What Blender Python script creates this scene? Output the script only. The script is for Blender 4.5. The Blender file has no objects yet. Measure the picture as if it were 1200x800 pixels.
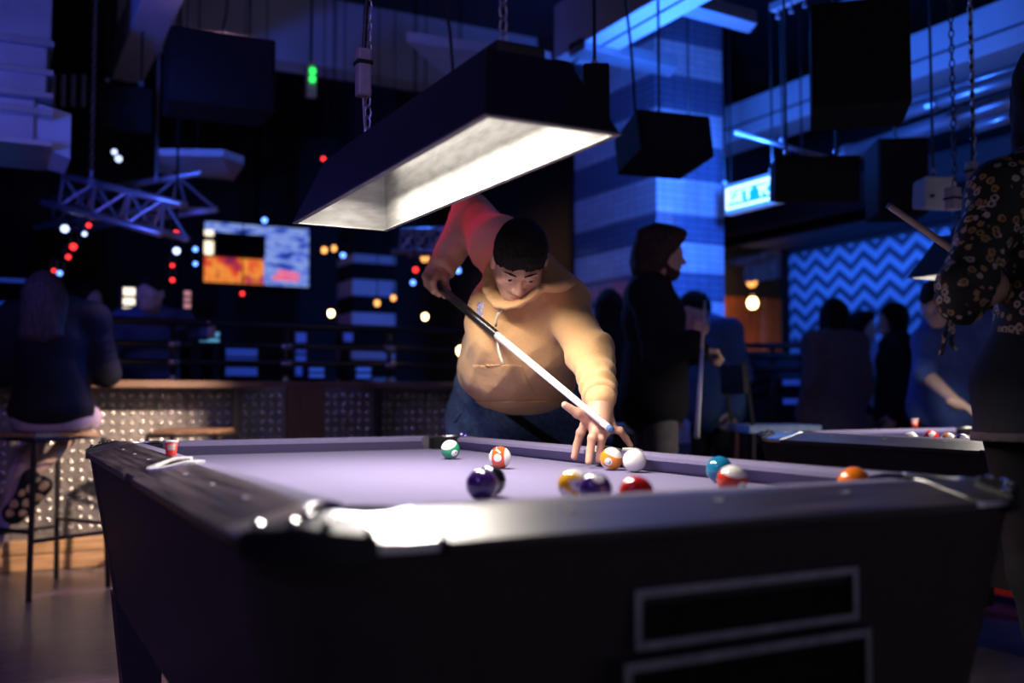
import bpy, bmesh, math, random
import numpy as np
from mathutils import Vector, Matrix
rnd = random.Random(7)
SC = bpy.context.scene
COL = SC.collection

# ------------------------------------------------------------------ camera
CAM = np.array([-.93, -2.223, .94]); YAW = .48319; PIT = .054467; FPX = 1170.4
FW = np.array([math.sin(YAW)*math.cos(PIT), math.cos(YAW)*math.cos(PIT), math.sin(PIT)])
RT = np.array([math.cos(YAW), -math.sin(YAW), 0.]); UP = np.cross(RT, FW)
cd = bpy.data.cameras.new('camera'); cam = bpy.data.objects.new('camera', cd); COL.objects.link(cam)
cam.location = CAM
cam.matrix_world = Matrix(((RT[0], UP[0], -FW[0], CAM[0]), (RT[1], UP[1], -FW[1], CAM[1]), (RT[2], UP[2], -FW[2], CAM[2]), (0, 0, 0, 1)))
cd.sensor_width = 36; cd.lens = FPX*36/1200; cd.clip_start = .02; cd.clip_end = 60
cd.dof.use_dof = True; cd.dof.focus_distance = 2.72; cd.dof.aperture_fstop = 1.5
SC.camera = cam
def ray(u, v): return FW + RT*(u-600)/FPX - UP*(v-400)/FPX
def at(u, v, d): return CAM + ray(u, v)*d                       # point seen at (u, v), d metres along the view axis
def on(u, v, ax, c):                                            # where the sight line meets the plane ax = c
    r = ray(u, v); return CAM + r*((c-CAM[ax])/r[ax])

# ------------------------------------------------------------------ world, light, exposure
w = bpy.data.worlds.new('dim_room'); SC.world = w; w.use_nodes = True
w.node_tree.nodes['Background'].inputs[0].default_value = (.27, .25, .36, 1)
w.node_tree.nodes['Background'].inputs[1].default_value = .42
SC.view_settings.view_transform = 'Standard'; SC.view_settings.look = 'None'
SC.view_settings.exposure = 0; SC.view_settings.gamma = 1; SC.view_settings.use_curve_mapping = False
def spot(name, loc, aim, col, power, size=60, blend=.6, rad=.08):
    l = bpy.data.lights.new(name, 'SPOT'); l.color = col; l.energy = power; l.spot_size = math.radians(size)
    l.spot_blend = blend; l.shadow_soft_size = rad
    o = bpy.data.objects.new(name, l); COL.objects.link(o); o.location = loc
    o.rotation_euler = (Vector(aim)-Vector(loc)).to_track_quat('-Z', 'Y').to_euler()
    return o
BLUE = (.03, .16, 1.0)
spot('blue_stage_spot_pillar', (2.95, 1.95, 2.3), (3.5, 3.75, 1.95), BLUE, 260, 75, .7, .12)
spot('blue_uplight', (2.35, 2.1, 2.30), (2.9, 1.9, 3.3), BLUE, 170, 165, .5, .15)
spot('indigo_uplight', (-2.4, .3, 1.5), (.6, 4.6, 3.5), (.05, .10, 1.0), 320, 60, .9, .15)
spot('violet_floor_spot', (.25, 2.95, 3.3), (-.62, 2.2, 0), (1.0, .50, .80), 2300, 34, .9, .05)
spot('added_warm_fill', (1.0, 1.25, 1.95), (-.38, 3.8, .45), (1.0, .74, .55), 900, 24, .9, .04)  # added lamp, stands in for trough lamp light reaching the steel wall
spot('red_stage_spot', (-.4, 2.75, 2.95), at(583, 258, 3.45), (1.0, .02, .10), 130, 13, .6, .05)
spot('cool_edge_spot', (1.9, 5.2, 3.1), (1.9, 1.7, 1.3), (.06, .2, 1.0), 160, 60, .8, .1)
spot('violet_room_spot', (-2.6, -1.9, 3.0), (-.6, 1.2, .8), (.35, .2, 1.0), 150, 75, 1.0, .25)
spot('added_truss_blue', (-1.3, 1.2, 1.9), (.0, 3.2, 2.25), BLUE, 120, 30, .8, .1)  # extra lamp put in to turn the trusses bluer
spot('added_blue_rim', (1.1, 2.6, 2.3), (-.45, 3.15, 1.15), BLUE, 150, 22, .8, .08)  # added rim light, tints the seated woman's arm blue
spot('indigo_duct_spot', (-2.6, 1.2, 1.9), (-.9, 3.1, 2.5), (.35, .08, .8), 8, 60, 1.0, .2)

# ------------------------------------------------------------------ helpers
def nod(nt, t, **kw):
    n = nt.nodes.new(t)
    for k, v in kw.items(): setattr(n, k, v)
    return n
MATS = {}
def mat(name, col, rough=.5, metal=0., em=None, es=0., noise=.15, ns=30., bump=0., bs=60., coat=0., stretch=None, trans=0., alpha=1., sheen=0., spec=.5):
    m = bpy.data.materials.new(name); m.use_nodes = True; nt = m.node_tree; b = nt.nodes['Principled BSDF']
    tc = nod(nt, 'ShaderNodeTexCoord'); src = tc.outputs['Object']
    if stretch:
        mp = nod(nt, 'ShaderNodeMapping'); mp.inputs['Scale'].default_value = stretch
        nt.links.new(src, mp.inputs[0]); src = mp.outputs[0]
    tx = nod(nt, 'ShaderNodeTexNoise'); tx.inputs['Scale'].default_value = ns; tx.inputs['Detail'].default_value = 4
    nt.links.new(src, tx.inputs['Vector'])
    rp = nod(nt, 'ShaderNodeValToRGB')
    lo = [max(0, c*(1-noise)) for c in col[:3]]; hi = [min(1, c*(1+noise)) for c in col[:3]]
    rp.color_ramp.elements[0].position = .3; rp.color_ramp.elements[1].position = .7
    rp.color_ramp.elements[0].color = (*lo, 1); rp.color_ramp.elements[1].color = (*hi, 1)
    nt.links.new(tx.outputs['Fac'], rp.inputs[0]); nt.links.new(rp.outputs[0], b.inputs['Base Color'])
    b.inputs['Roughness'].default_value = rough; b.inputs['Metallic'].default_value = metal
    b.inputs['Specular IOR Level'].default_value = spec
    b.inputs['Coat Weight'].default_value = coat; b.inputs['Coat Roughness'].default_value = .12
    b.inputs['Transmission Weight'].default_value = trans; b.inputs['Sheen Weight'].default_value = sheen
    if em: b.inputs['Emission Color'].default_value = (*em, 1); b.inputs['Emission Strength'].default_value = es
    if bump:
        t2 = nod(nt, 'ShaderNodeTexNoise'); t2.inputs['Scale'].default_value = bs; t2.inputs['Detail'].default_value = 5
        nt.links.new(src, t2.inputs['Vector'])
        bp = nod(nt, 'ShaderNodeBump'); bp.inputs['Strength'].default_value = bump; bp.inputs['Distance'].default_value = .01
        nt.links.new(t2.outputs['Fac'], bp.inputs['Height']); nt.links.new(bp.outputs[0], b.inputs['Normal'])
    MATS[name] = m
    return m
WL = {}
def tag(o, label=None, cat=None, group=None, kind=None):
    if label: o['label'] = label
    if cat: o['category'] = cat
    if group: o['group'] = group
    if kind: o['kind'] = kind
    return o
def thing(name, loc, label, cat, group=None, kind=None):
    o = bpy.data.objects.new(name, None); COL.objects.link(o); o.location = tuple(loc); o.empty_display_size = .1
    WL[o] = np.array(loc, float); return tag(o, label, cat, group, kind)
class MB:
    """collects faces; build() links them as one mesh object"""
    def __init__(s): s.V = []; s.F = []
    def add(s, V, F):
        n = len(s.V); s.V += [tuple(map(float, v)) for v in V]; s.F += [tuple(i+n for i in f) for f in F]; return s
    def box(s, x0, x1, y0, y1, z0, z1, bev=0.):
        if bev:
            bm = bmesh.new(); bmesh.ops.create_cube(bm, size=1)
            for v in bm.verts: v.co = ((x0+x1)/2+v.co.x*(x1-x0), (y0+y1)/2+v.co.y*(y1-y0), (z0+z1)/2+v.co.z*(z1-z0))
            bmesh.ops.bevel(bm, geom=bm.edges[:], offset=bev, segments=2, profile=.5, affect='EDGES'); return s.bm(bm)
        V = [(x, y, z) for z in (z0, z1) for y in (y0, y1) for x in (x0, x1)]
        return s.add(V, [(0, 2, 3, 1), (4, 5, 7, 6), (0, 1, 5, 4), (2, 6, 7, 3), (0, 4, 6, 2), (1, 3, 7, 5)])
    def bm(s, bm):
        bm.verts.index_update(); s.add([v.co[:] for v in bm.verts], [[v.index for v in f.verts] for f in bm.faces]); bm.free(); return s
    def hexa(s, lo4, hi4, bev=0.):
        V = list(lo4)+list(hi4); F = [(3, 2, 1, 0), (4, 5, 6, 7)]+[(i, (i+1) % 4, 4+(i+1) % 4, 4+i) for i in range(4)]
        if bev:
            bm = bmesh.new(); vs = [bm.verts.new(v) for v in V]
            for f in F: bm.faces.new([vs[i] for i in f])
            bmesh.ops.recalc_face_normals(bm, faces=bm.faces[:])
            bmesh.ops.bevel(bm, geom=bm.edges[:], offset=bev, segments=2, profile=.5, affect='EDGES'); return s.bm(bm)
        return s.add(V, F)
    def prism(s, poly, z0, z1, bev=0.):                      # polygon in xy
        n = len(poly); V = [(x, y, z0) for x, y in poly]+[(x, y, z1) for x, y in poly]
        F = [tuple(range(n))[::-1], tuple(range(n, 2*n))]+[(i, (i+1) % n, n+(i+1) % n, n+i) for i in range(n)]
        if bev:
            bm = bmesh.new(); vs = [bm.verts.new(v) for v in V]
            for f in F: bm.faces.new([vs[i] for i in f])
            bmesh.ops.recalc_face_normals(bm, faces=bm.faces[:])
            es = [e for e in bm.edges if abs(e.verts[0].co.z-e.verts[1].co.z) < 1e-6 and e.verts[0].co.z > (z0+z1)/2]
            bmesh.ops.bevel(bm, geom=es, offset=bev, segments=3, profile=.5, affect='EDGES'); return s.bm(bm)
        return s.add(V, F)
    def tube(s, pts, r, n=8, closed=False, taper=None):
        P = [np.array(p, float) for p in pts]; m = len(P); rings = []; a = None
        for i in range(m):
            if closed: t = P[(i+1) % m]-P[i-1]
            else: t = P[min(i+1, m-1)]-P[max(i-1, 0)]
            t = t/(np.linalg.norm(t)+1e-12)
            if a is None: a = np.cross(t, (0, 0, 1) if abs(t[2]) < .9 else (1, 0, 0))
            a = a-t*np.dot(a, t); a /= np.linalg.norm(a); b = np.cross(t, a)
            rr = r if taper is None else taper[i]
            rings.append([P[i]+rr*(math.cos(q)*a+math.sin(q)*b) for q in [2*math.pi*k/n for k in range(n)]])
        V = [v for g in rings for v in g]; F = []
        for i in range(m if closed else m-1):
            j = (i+1) % m
            for k in range(n): F.append((i*n+k, i*n+(k+1) % n, j*n+(k+1) % n, j*n+k))
        if not closed: F += [tuple(range(n))[::-1], tuple((m-1)*n+k for k in range(n))]
        return s.add(V, F)
    def lathe(s, c, prof, n=20, axis=2):
        V = []; F = []
        for r, h in prof:
            for k in range(n):
                q = 2*math.pi*k/n; p = [r*math.cos(q), r*math.sin(q), h]
                if axis == 0: p = [p[2], p[0], p[1]]
                if axis == 1: p = [p[0], p[2], p[1]]
                V.append([c[i]+p[i] for i in range(3)])
        for i in range(len(prof)-1):
            for k in range(n): F.append((i*n+k, i*n+(k+1) % n, (i+1)*n+(k+1) % n, (i+1)*n+k))
        F += [tuple(range(n))[::-1], tuple((len(prof)-1)*n+k for k in range(n))]
        return s.add(V, F)
    def ball(s, c, r, n=10, sq=(1, 1, 1)):
        V = []; F = []
        for i in range(n+1):
            a = math.pi*i/n; rr = max(math.sin(a), 1e-4)
            for k in range(2*n):
                q = math.pi*k/n; V.append((c[0]+r*sq[0]*rr*math.cos(q), c[1]+r*sq[1]*rr*math.sin(q), c[2]-r*sq[2]*math.cos(a)))
        for i in range(n):
            for k in range(2*n): F.append((i*2*n+k, i*2*n+(k+1) % (2*n), (i+1)*2*n+(k+1) % (2*n), (i+1)*2*n+k))
        return s.add(V, F)
    def build(s, name, m, parent=None, smooth=False): return obj(name, np.array(s.V), s.F, m, parent, smooth)
def sharp(o, a=35): o.data.polygons.foreach_set('use_smooth', [True]*len(o.data.polygons)); o.data.set_sharp_from_angle(angle=math.radians(a)); return o
def obj(name, V, F, m, parent=None, smooth=False):
    V = np.asarray(V, float)
    if parent is not None: off = WL[parent]
    else: off = np.array([(V[:, 0].min()+V[:, 0].max())/2, (V[:, 1].min()+V[:, 1].max())/2, V[:, 2].min()])
    V = V-off; me = bpy.data.meshes.new(name)
    if isinstance(F, np.ndarray):
        n = len(F); me.vertices.add(len(V)); me.vertices.foreach_set('co', V.astype(np.float32).ravel())
        me.loops.add(4*n); me.loops.foreach_set('vertex_index', F.astype(np.int32).ravel())
        me.polygons.add(n); me.polygons.foreach_set('loop_start', np.arange(0, 4*n, 4, dtype=np.int32))
        me.update(calc_edges=True); me.validate()
    else: me.from_pydata(V.tolist(), [], F); me.update()
    if not isinstance(F, np.ndarray):
        bm = bmesh.new(); bm.from_mesh(me); bmesh.ops.recalc_face_normals(bm, faces=bm.faces[:]); bm.to_mesh(me); bm.free()
    if smooth:
        me.polygons.foreach_set('use_smooth', [True]*len(me.polygons))
    me.materials.append(m if not isinstance(m, str) else MATS[m])
    o = bpy.data.objects.new(name, me); COL.objects.link(o)
    if parent is not None: o.parent = parent
    else: o.location = off
    WL[o] = off
    return o
def struct(o, label=None, cat=None): return tag(o, label, cat, kind='structure')
def copy_tree(o, parent=None):
    c = o.copy(); COL.objects.link(c); c.parent = parent; WL[c] = WL[o]
    for ch in [x for x in bpy.data.objects if x.parent == o]: copy_tree(ch, c)
    return c
def copy_part(o, delta):
    c = o.copy(); COL.objects.link(c); c.location = Vector(o.location)+Vector(delta); WL[c] = WL[o]; return c
def text_mesh(s, size, depth):
    cu = bpy.data.curves.new('glyph', 'FONT'); cu.body = s; cu.size = size; cu.extrude = depth; cu.align_x = 'CENTER'; cu.align_y = 'CENTER'
    t = bpy.data.objects.new('glyph', cu); COL.objects.link(t); bpy.context.view_layer.update()
    me = bpy.data.meshes.new_from_object(t.evaluated_get(bpy.context.evaluated_depsgraph_get()))
    V = np.array([v.co[:] for v in me.vertices]); F = [tuple(p.vertices) for p in me.polygons]
    bpy.data.objects.remove(t); bpy.data.curves.remove(cu); bpy.data.meshes.remove(me)
    return V, F

# ---- smooth solids: signed-distance pieces blended together, surfaced with surface nets
def nrm(v): v = np.array(v, float); return v/(np.linalg.norm(v)+1e-12)
def frame(fwd, up=(0, 0, 1)):                                    # columns: right, forward, up
    f = nrm(fwd); r = nrm(np.cross(f, up)); return np.stack([r, f, np.cross(r, f)], 1)
def cone(a, b, ra, rb, k=.02, op='u'):
    a = np.array(a, float); b = np.array(b, float); m = max(ra, rb)
    def fn(P):
        d = b-a; t = np.clip(((P-a)@d)/(d@d+1e-12), 0, 1)
        return np.linalg.norm(P-a-t[..., None]*d, axis=-1)-(ra+(rb-ra)*t)
    return (fn, np.minimum(a, b)-m, np.maximum(a, b)+m, k, op)
def ell(c, r, M=None, k=.02, op='u'):
    c = np.array(c, float); r = np.array(r, float); m = r.max()
    def fn(P):
        q = P-c
        if M is not None: q = q@M
        k0 = np.linalg.norm(q/r, axis=-1); k1 = np.linalg.norm(q/(r*r), axis=-1)+1e-9
        return k0*(k0-1)/k1
    return (fn, c-m, c+m, k, op)
def econe(a, b, ra, rb, side, k=.04, op='u'):                    # ra, rb = (half width along side, half depth)
    a = np.array(a, float); b = np.array(b, float); d = b-a; L = np.linalg.norm(d); ax = d/L
    sd = nrm(np.array(side)-ax*np.dot(side, ax)); fr = np.cross(ax, sd); m = max(*ra, *rb)
    def fn(P):
        q = P-a; h = q@ax; t = np.clip(h/L, 0, 1); e = h-t*L
        wd = ra[0]+(rb[0]-ra[0])*t; dp = ra[1]+(rb[1]-ra[1])*t; en = np.minimum(wd, dp)
        x = q@sd; y = q@fr
        k0 = np.sqrt((x/wd)**2+(y/dp)**2+(e/en)**2); k1 = np.sqrt((x/wd**2)**2+(y/dp**2)**2+(e/en**2)**2)+1e-9
        return k0*(k0-1)/k1
    return (fn, np.minimum(a, b)-m, np.maximum(a, b)+m, k, op)
def bbox(c, h, M=None, op='i', k=.004):
    c = np.array(c, float); h = np.array(h, float); m = np.linalg.norm(h)
    def fn(P):
        q = P-c
        if M is not None: q = q@M
        q = np.abs(q)-h
        return np.linalg.norm(np.maximum(q, 0), axis=-1)+np.minimum(q.max(-1), 0)
    return (fn, c-m, c+m, k, op)
def poly(pts, rs, k=.02): return [cone(pts[i], pts[i+1], rs[i], rs[i+1], k) for i in range(len(pts)-1)]
def infl(prims, e):
    return [((lambda P, f=f: f(P)-e), lo-e, hi+e, k, op) for f, lo, hi, k, op in prims]
def surf(prims, h, wob=None):
    us = [p for p in prims if p[4] == 'u']; it = [p for p in prims if p[4] == 'i']
    lo = np.min([p[1] for p in us], 0); hi = np.max([p[2] for p in us], 0)
    if it: lo = np.maximum(lo, np.max([p[1] for p in it], 0)); hi = np.minimum(hi, np.min([p[2] for p in it], 0))
    lo = lo-3*h; hi = hi+3*h
    n = np.ceil((hi-lo)/h).astype(int)+1; D = np.full(n, .3, np.float32); ax = [lo[i]+h*np.arange(n[i]) for i in range(3)]
    for fn, a, b, k, op in prims:
        pad = k+4*h
        if op == 'i': i0 = np.zeros(3, int); i1 = n
        else: i0 = np.clip(np.floor((a-pad-lo)/h).astype(int), 0, n); i1 = np.clip(np.ceil((b+pad-lo)/h).astype(int)+1, 0, n)
        if (i1 <= i0).any(): continue
        sl = tuple(slice(i0[i], i1[i]) for i in range(3))
        P = np.stack(np.meshgrid(*[ax[i][sl[i]] for i in range(3)], indexing='ij'), -1).astype(np.float32)
        d = fn(P).astype(np.float32); c = D[sl]
        if op == 'u': q = np.clip(.5+.5*(c-d)/k, 0, 1); D[sl] = c+(d-c)*q-k*q*(1-q)
        elif op == 's': q = np.clip(.5-.5*(c+d)/k, 0, 1); D[sl] = c+(-d-c)*q+k*q*(1-q)
        else: D[sl] = np.maximum(c, d)
    S = D < 0; g = [S[i:n[0]-1+i, j:n[1]-1+j, l:n[2]-1+l] for i in (0, 1) for j in (0, 1) for l in (0, 1)]
    cnt = sum(x.astype(np.int8) for x in g); act = (cnt > 0) & (cnt < 8); ci = np.argwhere(act)
    idx = np.full(act.shape, -1, np.int64); idx[act] = np.arange(len(ci))
    acc = np.zeros((len(ci), 3)); nn = np.zeros(len(ci))
    cor = [np.array((i, j, l)) for i in (0, 1) for j in (0, 1) for l in (0, 1)]
    for a in range(8):
        for b in range(a+1, 8):
            if np.abs(cor[a]-cor[b]).sum() != 1: continue
            A = ci+cor[a]; B = ci+cor[b]; da = D[tuple(A.T)]; db = D[tuple(B.T)]; m = (da < 0) != (db < 0)
            t = np.where(m, da/np.where(m, da-db, 1), 0); acc[m] += (cor[a]+t[:, None]*(cor[b]-cor[a]))[m]; nn[m] += 1
    V = lo+h*(ci+acc/nn[:, None]); Q = []
    for ax_ in range(3):
        o1, o2 = [i for i in range(3) if i != ax_]; e = np.zeros(3, int); e[ax_] = 1
        s0 = [slice(1, n[i]-1) for i in range(3)]; s0[ax_] = slice(0, n[ax_]-1); s1 = list(s0); s1[ax_] = slice(1, n[ax_])
        A = S[tuple(s0)]; B = S[tuple(s1)]; pt = np.argwhere(A != B)
        if not len(pt): continue
        flip = A[tuple(pt.T)]; st = np.ones(3, int); st[ax_] = 0; pt = pt+st
        u1 = np.zeros(3, int); u1[o1] = 1; u2 = np.zeros(3, int); u2[o2] = 1
        q = np.stack([idx[tuple((pt-u1-u2).T)], idx[tuple((pt-u2).T)], idx[tuple(pt.T)], idx[tuple((pt-u1).T)]], 1)
        if ax_ == 1: flip = ~flip
        q = np.where(flip[:, None], q, q[:, ::-1]); Q.append(q)
    F = np.concatenate(Q); F = F[(F >= 0).all(1)]
    if wob is not None:
        N = np.zeros_like(V); fn_ = np.cross(V[F[:, 2]]-V[F[:, 0]], V[F[:, 3]]-V[F[:, 1]])
        for j in range(4): np.add.at(N, F[:, j], fn_)
        N /= np.linalg.norm(N, axis=1)[:, None]+1e-12; V = V+N*wob(V)[:, None]
    return V, F
def soft(name, prims, h, m, parent, wob=None):
    V, F = surf(prims, h, wob); return obj(name, V, F, m, parent, True)
def ripple(P, sc, seed=0):
    r = np.random.RandomState(seed); o = np.zeros(len(P))
    for i in range(6):
        d = r.normal(size=3); d /= np.linalg.norm(d); o += np.sin((P@d)*sc*(.6+.9*r.rand())+r.rand()*6.28)
    return o/6

# ------------------------------------------------------------------ materials
mat('floor_vinyl', (.17, .14, .16), .34, noise=.25, ns=6, bump=.05, bs=40, stretch=(1, 6, 1))
mat('dark_paint', (.022, .021, .026), .7)
mat('ceiling_paint', (.025, .026, .034), .8)
mat('grey_steel', (.36, .38, .42), .42, .55, noise=.12, ns=4)
mat('galv_steel', (.42, .44, .5), .35, .7, noise=.15, ns=6)
mat('pale_panel', (.5, .52, .56), .55, noise=.08, ns=3)
mat('black_plastic', (.016, .015, .016), .45, spec=.3)
mat('black_matte', (.012, .0115, .012), .85, spec=.1)
mat('black_cabinet', (.042, .034, .034), .5, bump=.04, bs=90, stretch=(1, 1, 4), spec=.35)
mat('black_metal', (.026, .023, .024), .35, .3)
mat('chrome', (.62, .62, .66), .16, 1.0, noise=.05)
mat('dull_steel', (.33, .33, .38), .32, 1.0, noise=.2, ns=40)
mat('casting_steel', (.72, .71, .70), .3, 1.0, noise=.08, ns=20)
mat('cushion_cloth', (.14, .12, .23), .9, sheen=.15, noise=.08, ns=300, bump=.05, bs=700)
mat('bed_cloth', (.150, .130, .245), .95, sheen=.15, noise=.08, ns=250, bump=.06, bs=700)
mat('pearl', (.85, .84, .8), .25)
mat('lamp_black', (.012, .010, .016), .42, noise=.1)
mat('lamp_white', (.205, .205, .197), .5, noise=.22, ns=16, bump=.06, bs=30, stretch=(1, 1, 4))
mat('tube_glow', (1, 1, 1), .5, em=(1.0, .91, .80), es=10)
mat('pine', (.42, .24, .12), .5, noise=.35, ns=5, stretch=(1, 14, 14))
mat('brown_wood', (.15, .075, .038), .5, noise=.4, ns=5, stretch=(12, 12, 1))
mat('counter_wood', (.2, .11, .07), .45, noise=.35, ns=5, stretch=(1, 12, 12))
mat('plate_steel', (.66, .62, .6), .26, .8, noise=.12, ns=12)
mat('plate_shade', (.20, .18, .18), .45, .6, noise=.3, ns=20)  # same steel in a darker copy, painted shade between the raised lozenges
mat('tile_light', (.72, .78, .86), .16, noise=.05, ns=3)
mat('tile_dark', (.16, .22, .34), .14, noise=.08, ns=3)
mat('tile_white', (.62, .5, .52), .3, noise=.05)
mat('skin', (.60, .36, .27), .55, noise=.06, ns=60, bump=.08, bs=300)
mat('skin_pale', (.55, .37, .31), .55, noise=.05, ns=60)
mat('hair_dark', (.012, .009, .008), .75, noise=.5, ns=120, bump=.5, bs=200, stretch=(1, 1, .3), spec=.15)
mat('hair_brown', (.055, .032, .022), .75, noise=.5, ns=120, bump=.6, bs=160, stretch=(1, 1, .3), spec=.15)
mat('hair_fair', (.075, .048, .042), .7, noise=.5, ns=90, bump=.6, bs=120, stretch=(1, 1, .12), spec=.15)
mat('hoodie_tan', (.68, .385, .175), .9, noise=.06, ns=200, bump=.5, bs=22, sheen=.15)
mat('denim', (.075, .13, .28), .85, noise=.4, ns=60, bump=.15, bs=350)
mat('black_knit', (.012, .011, .012), .9, bump=.1, bs=60, spec=.2)
mat('black_cloth', (.013, .012, .015), .85, bump=.1, bs=30, spec=.2)
mat('grey_cloth', (.10, .085, .095), .85, bump=.12, bs=30)
mat('blue_cloth', (.06, .13, .3), .8, bump=.1, bs=40)
mat('pale_blue_cloth', (.3, .4, .6), .8, bump=.1, bs=30)
mat('royal_cloth', (.05, .10, .34), .8, bump=.1, bs=30)
mat('lilac_cloth', (.42, .30, .40), .8, noise=.1, bump=.1, bs=30)
mat('navy_denim', (.013, .015, .026), .8, noise=.3, ns=80, bump=.1, bs=250)
mat('cord_white', (.75, .68, .55), .8)
mat('cue_wood', (.68, .52, .36), .35, noise=.15, ns=20, stretch=(1, 1, .1), coat=.4)
mat('cue_pale', (.86, .84, .82), .3, noise=.06, coat=.4)
mat('cue_black', (.012, .011, .012), .3, coat=.4)
mat('red_plastic_glow', (.75, .05, .03), .4, em=(1, .05, .03), es=.06)  # faint emission brightens cups and stripe, which are no lamps
mat('white_plastic', (.75, .75, .75), .4)
mat('wire_grey', (.36, .33, .38), .5)
mat('blue_lens', (.1, .2, 1), .4, em=(.12, .3, 1), es=3.5)
mat('blue_glow', (.1, .2, 1), .4, em=(.05, .16, 1), es=.35)
mat('dim_blue_glow', (.1, .2, 1), .4, em=(.04, .12, .9), es=.22)
mat('red_lens', (1, .05, .05), .4, em=(1, .03, .02), es=2.5)
mat('green_lens', (.05, 1, .2), .4, em=(.03, 1, .12), es=1.6)
mat('white_lens', (.8, .85, 1), .4, em=(.55, .68, 1), es=2.2)
mat('bulb_warm', (1, .9, .6), .4, em=(1, .68, .30), es=10)
mat('bulb_amber', (1, .5, .1), .4, em=(1, .42, .10), es=2.2)
mat('display_warm', (1, .9, .7), .4, em=(1, .86, .62), es=1.6)
mat('display_pink', (1, .5, .5), .4, em=(1, .42, .40), es=.5)
mat('display_cyan', (.4, .8, 1), .4, em=(.15, .6, 1), es=.5)
mat('sign_cyan', (.0, .45, .6), .4, em=(0, .55, .72), es=.55)
mat('sign_white', (1, 1, .95), .4, em=(.85, .98, .86), es=1.3)
mat('sign_case', (.5, .6, .8), .4, em=(.25, .45, 1), es=.25)
mat('wood_orange', (.42, .13, .035), .5, noise=.3, ns=4, stretch=(10, 10, 1))
mat('fabric_pink', (.45, .25, .22), .8, noise=.3, ns=12)
mat('sole_tan', (.72, .46, .19), .6)
mat('sole_black', (.012, .011, .012), .6)
# laminated rail: dark boards with pale streaks along their length
def laminate(name, sc):
    m = mat(name, (.055, .042, .047), .36, noise=1.0, ns=4.5, stretch=sc, coat=.3)
    m.node_tree.nodes['Principled BSDF'].inputs['Coat Roughness'].default_value = .3
    return m
laminate('laminate_long', (16, .7, 16)); laminate('laminate_short', (.7, 16, 16))
def pattern_mat(name, build, rough=.6):
    m = bpy.data.materials.new(name); m.use_nodes = True; nt = m.node_tree; b = nt.nodes['Principled BSDF']
    b.inputs['Roughness'].default_value = rough; build(nt, b); MATS[name] = m; return m
def mth(nt, op, a, b=None):
    n = nod(nt, 'ShaderNodeMath', operation=op)
    for i, x in enumerate((a, b)):
        if x is None: continue
        if isinstance(x, (int, float)): n.inputs[i].default_value = x
        else: nt.links.new(x, n.inputs[i])
    return n.outputs[0]
def mixc(nt, fac, c0, c1):
    n = nod(nt, 'ShaderNodeMix', data_type='RGBA')
    nt.links.new(fac, n.inputs[0])
    for i, c in ((6, c0), (7, c1)):
        if isinstance(c, tuple): n.inputs[i].default_value = (*c, 1)
        else: nt.links.new(c, n.inputs[i])
    return n.outputs[2]
def chevron(nt, b):
    tc = nod(nt, 'ShaderNodeTexCoord'); sp = nod(nt, 'ShaderNodeSeparateXYZ'); nt.links.new(tc.outputs['Object'], sp.inputs[0])
    y = mth(nt, 'DIVIDE', sp.outputs[1], .273); tri = mth(nt, 'ABSOLUTE', mth(nt, 'SUBTRACT', mth(nt, 'FRACT', mth(nt, 'ADD', y, 40.5)), .5))
    z = mth(nt, 'SUBTRACT', mth(nt, 'DIVIDE', sp.outputs[2], .138), mth(nt, 'MULTIPLY', tri, 1.55))
    st = mth(nt, 'FRACT', mth(nt, 'ADD', z, 40.)); f = mth(nt, 'GREATER_THAN', st, .5)
    nt.links.new(mixc(nt, f, (.40, .50, .68), (.06, .075, .12)), b.inputs['Base Color'])
pattern_mat('chevron_wallpaper', chevron)
def tile_band(c0, c1):
    def f(nt, b):
        tc = nod(nt, 'ShaderNodeTexCoord'); mp = nod(nt, 'ShaderNodeMapping'); mp.inputs['Scale'].default_value = (1, 1, 1)
        sp = nod(nt, 'ShaderNodeSeparateXYZ'); nt.links.new(tc.outputs['Object'], sp.inputs[0])
        cb = nod(nt, 'ShaderNodeCombineXYZ'); nt.links.new(mth(nt, 'ADD', sp.outputs[0], sp.outputs[1]), cb.inputs[0]); nt.links.new(sp.outputs[2], cb.inputs[1])
        br = nod(nt, 'ShaderNodeTexBrick'); br.inputs['Scale'].default_value = 1; br.inputs['Brick Width'].default_value = .10; br.inputs['Row Height'].default_value = .05
        br.inputs['Mortar Size'].default_value = .004; br.offset = 0; br.inputs['Color1'].default_value = (*c0, 1); br.inputs['Color2'].default_value = (*[x*.86 for x in c0], 1)
        br.inputs['Mortar'].default_value = (*c1, 1); nt.links.new(cb.outputs[0], br.inputs['Vector']); nt.links.new(br.outputs['Color'], b.inputs['Base Color'])
        bp = nod(nt, 'ShaderNodeBump'); bp.inputs['Strength'].default_value = .4; bp.inputs['Distance'].default_value = .003; bp.invert = True
        nt.links.new(br.outputs['Fac'], bp.inputs['Height']); nt.links.new(bp.outputs[0], b.inputs['Normal'])
    return f
pattern_mat('tile_light', tile_band((.70, .76, .84), (.4, .45, .55)), .14)
pattern_mat('tile_dark', tile_band((.17, .23, .36), (.08, .1, .16)), .12)
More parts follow.
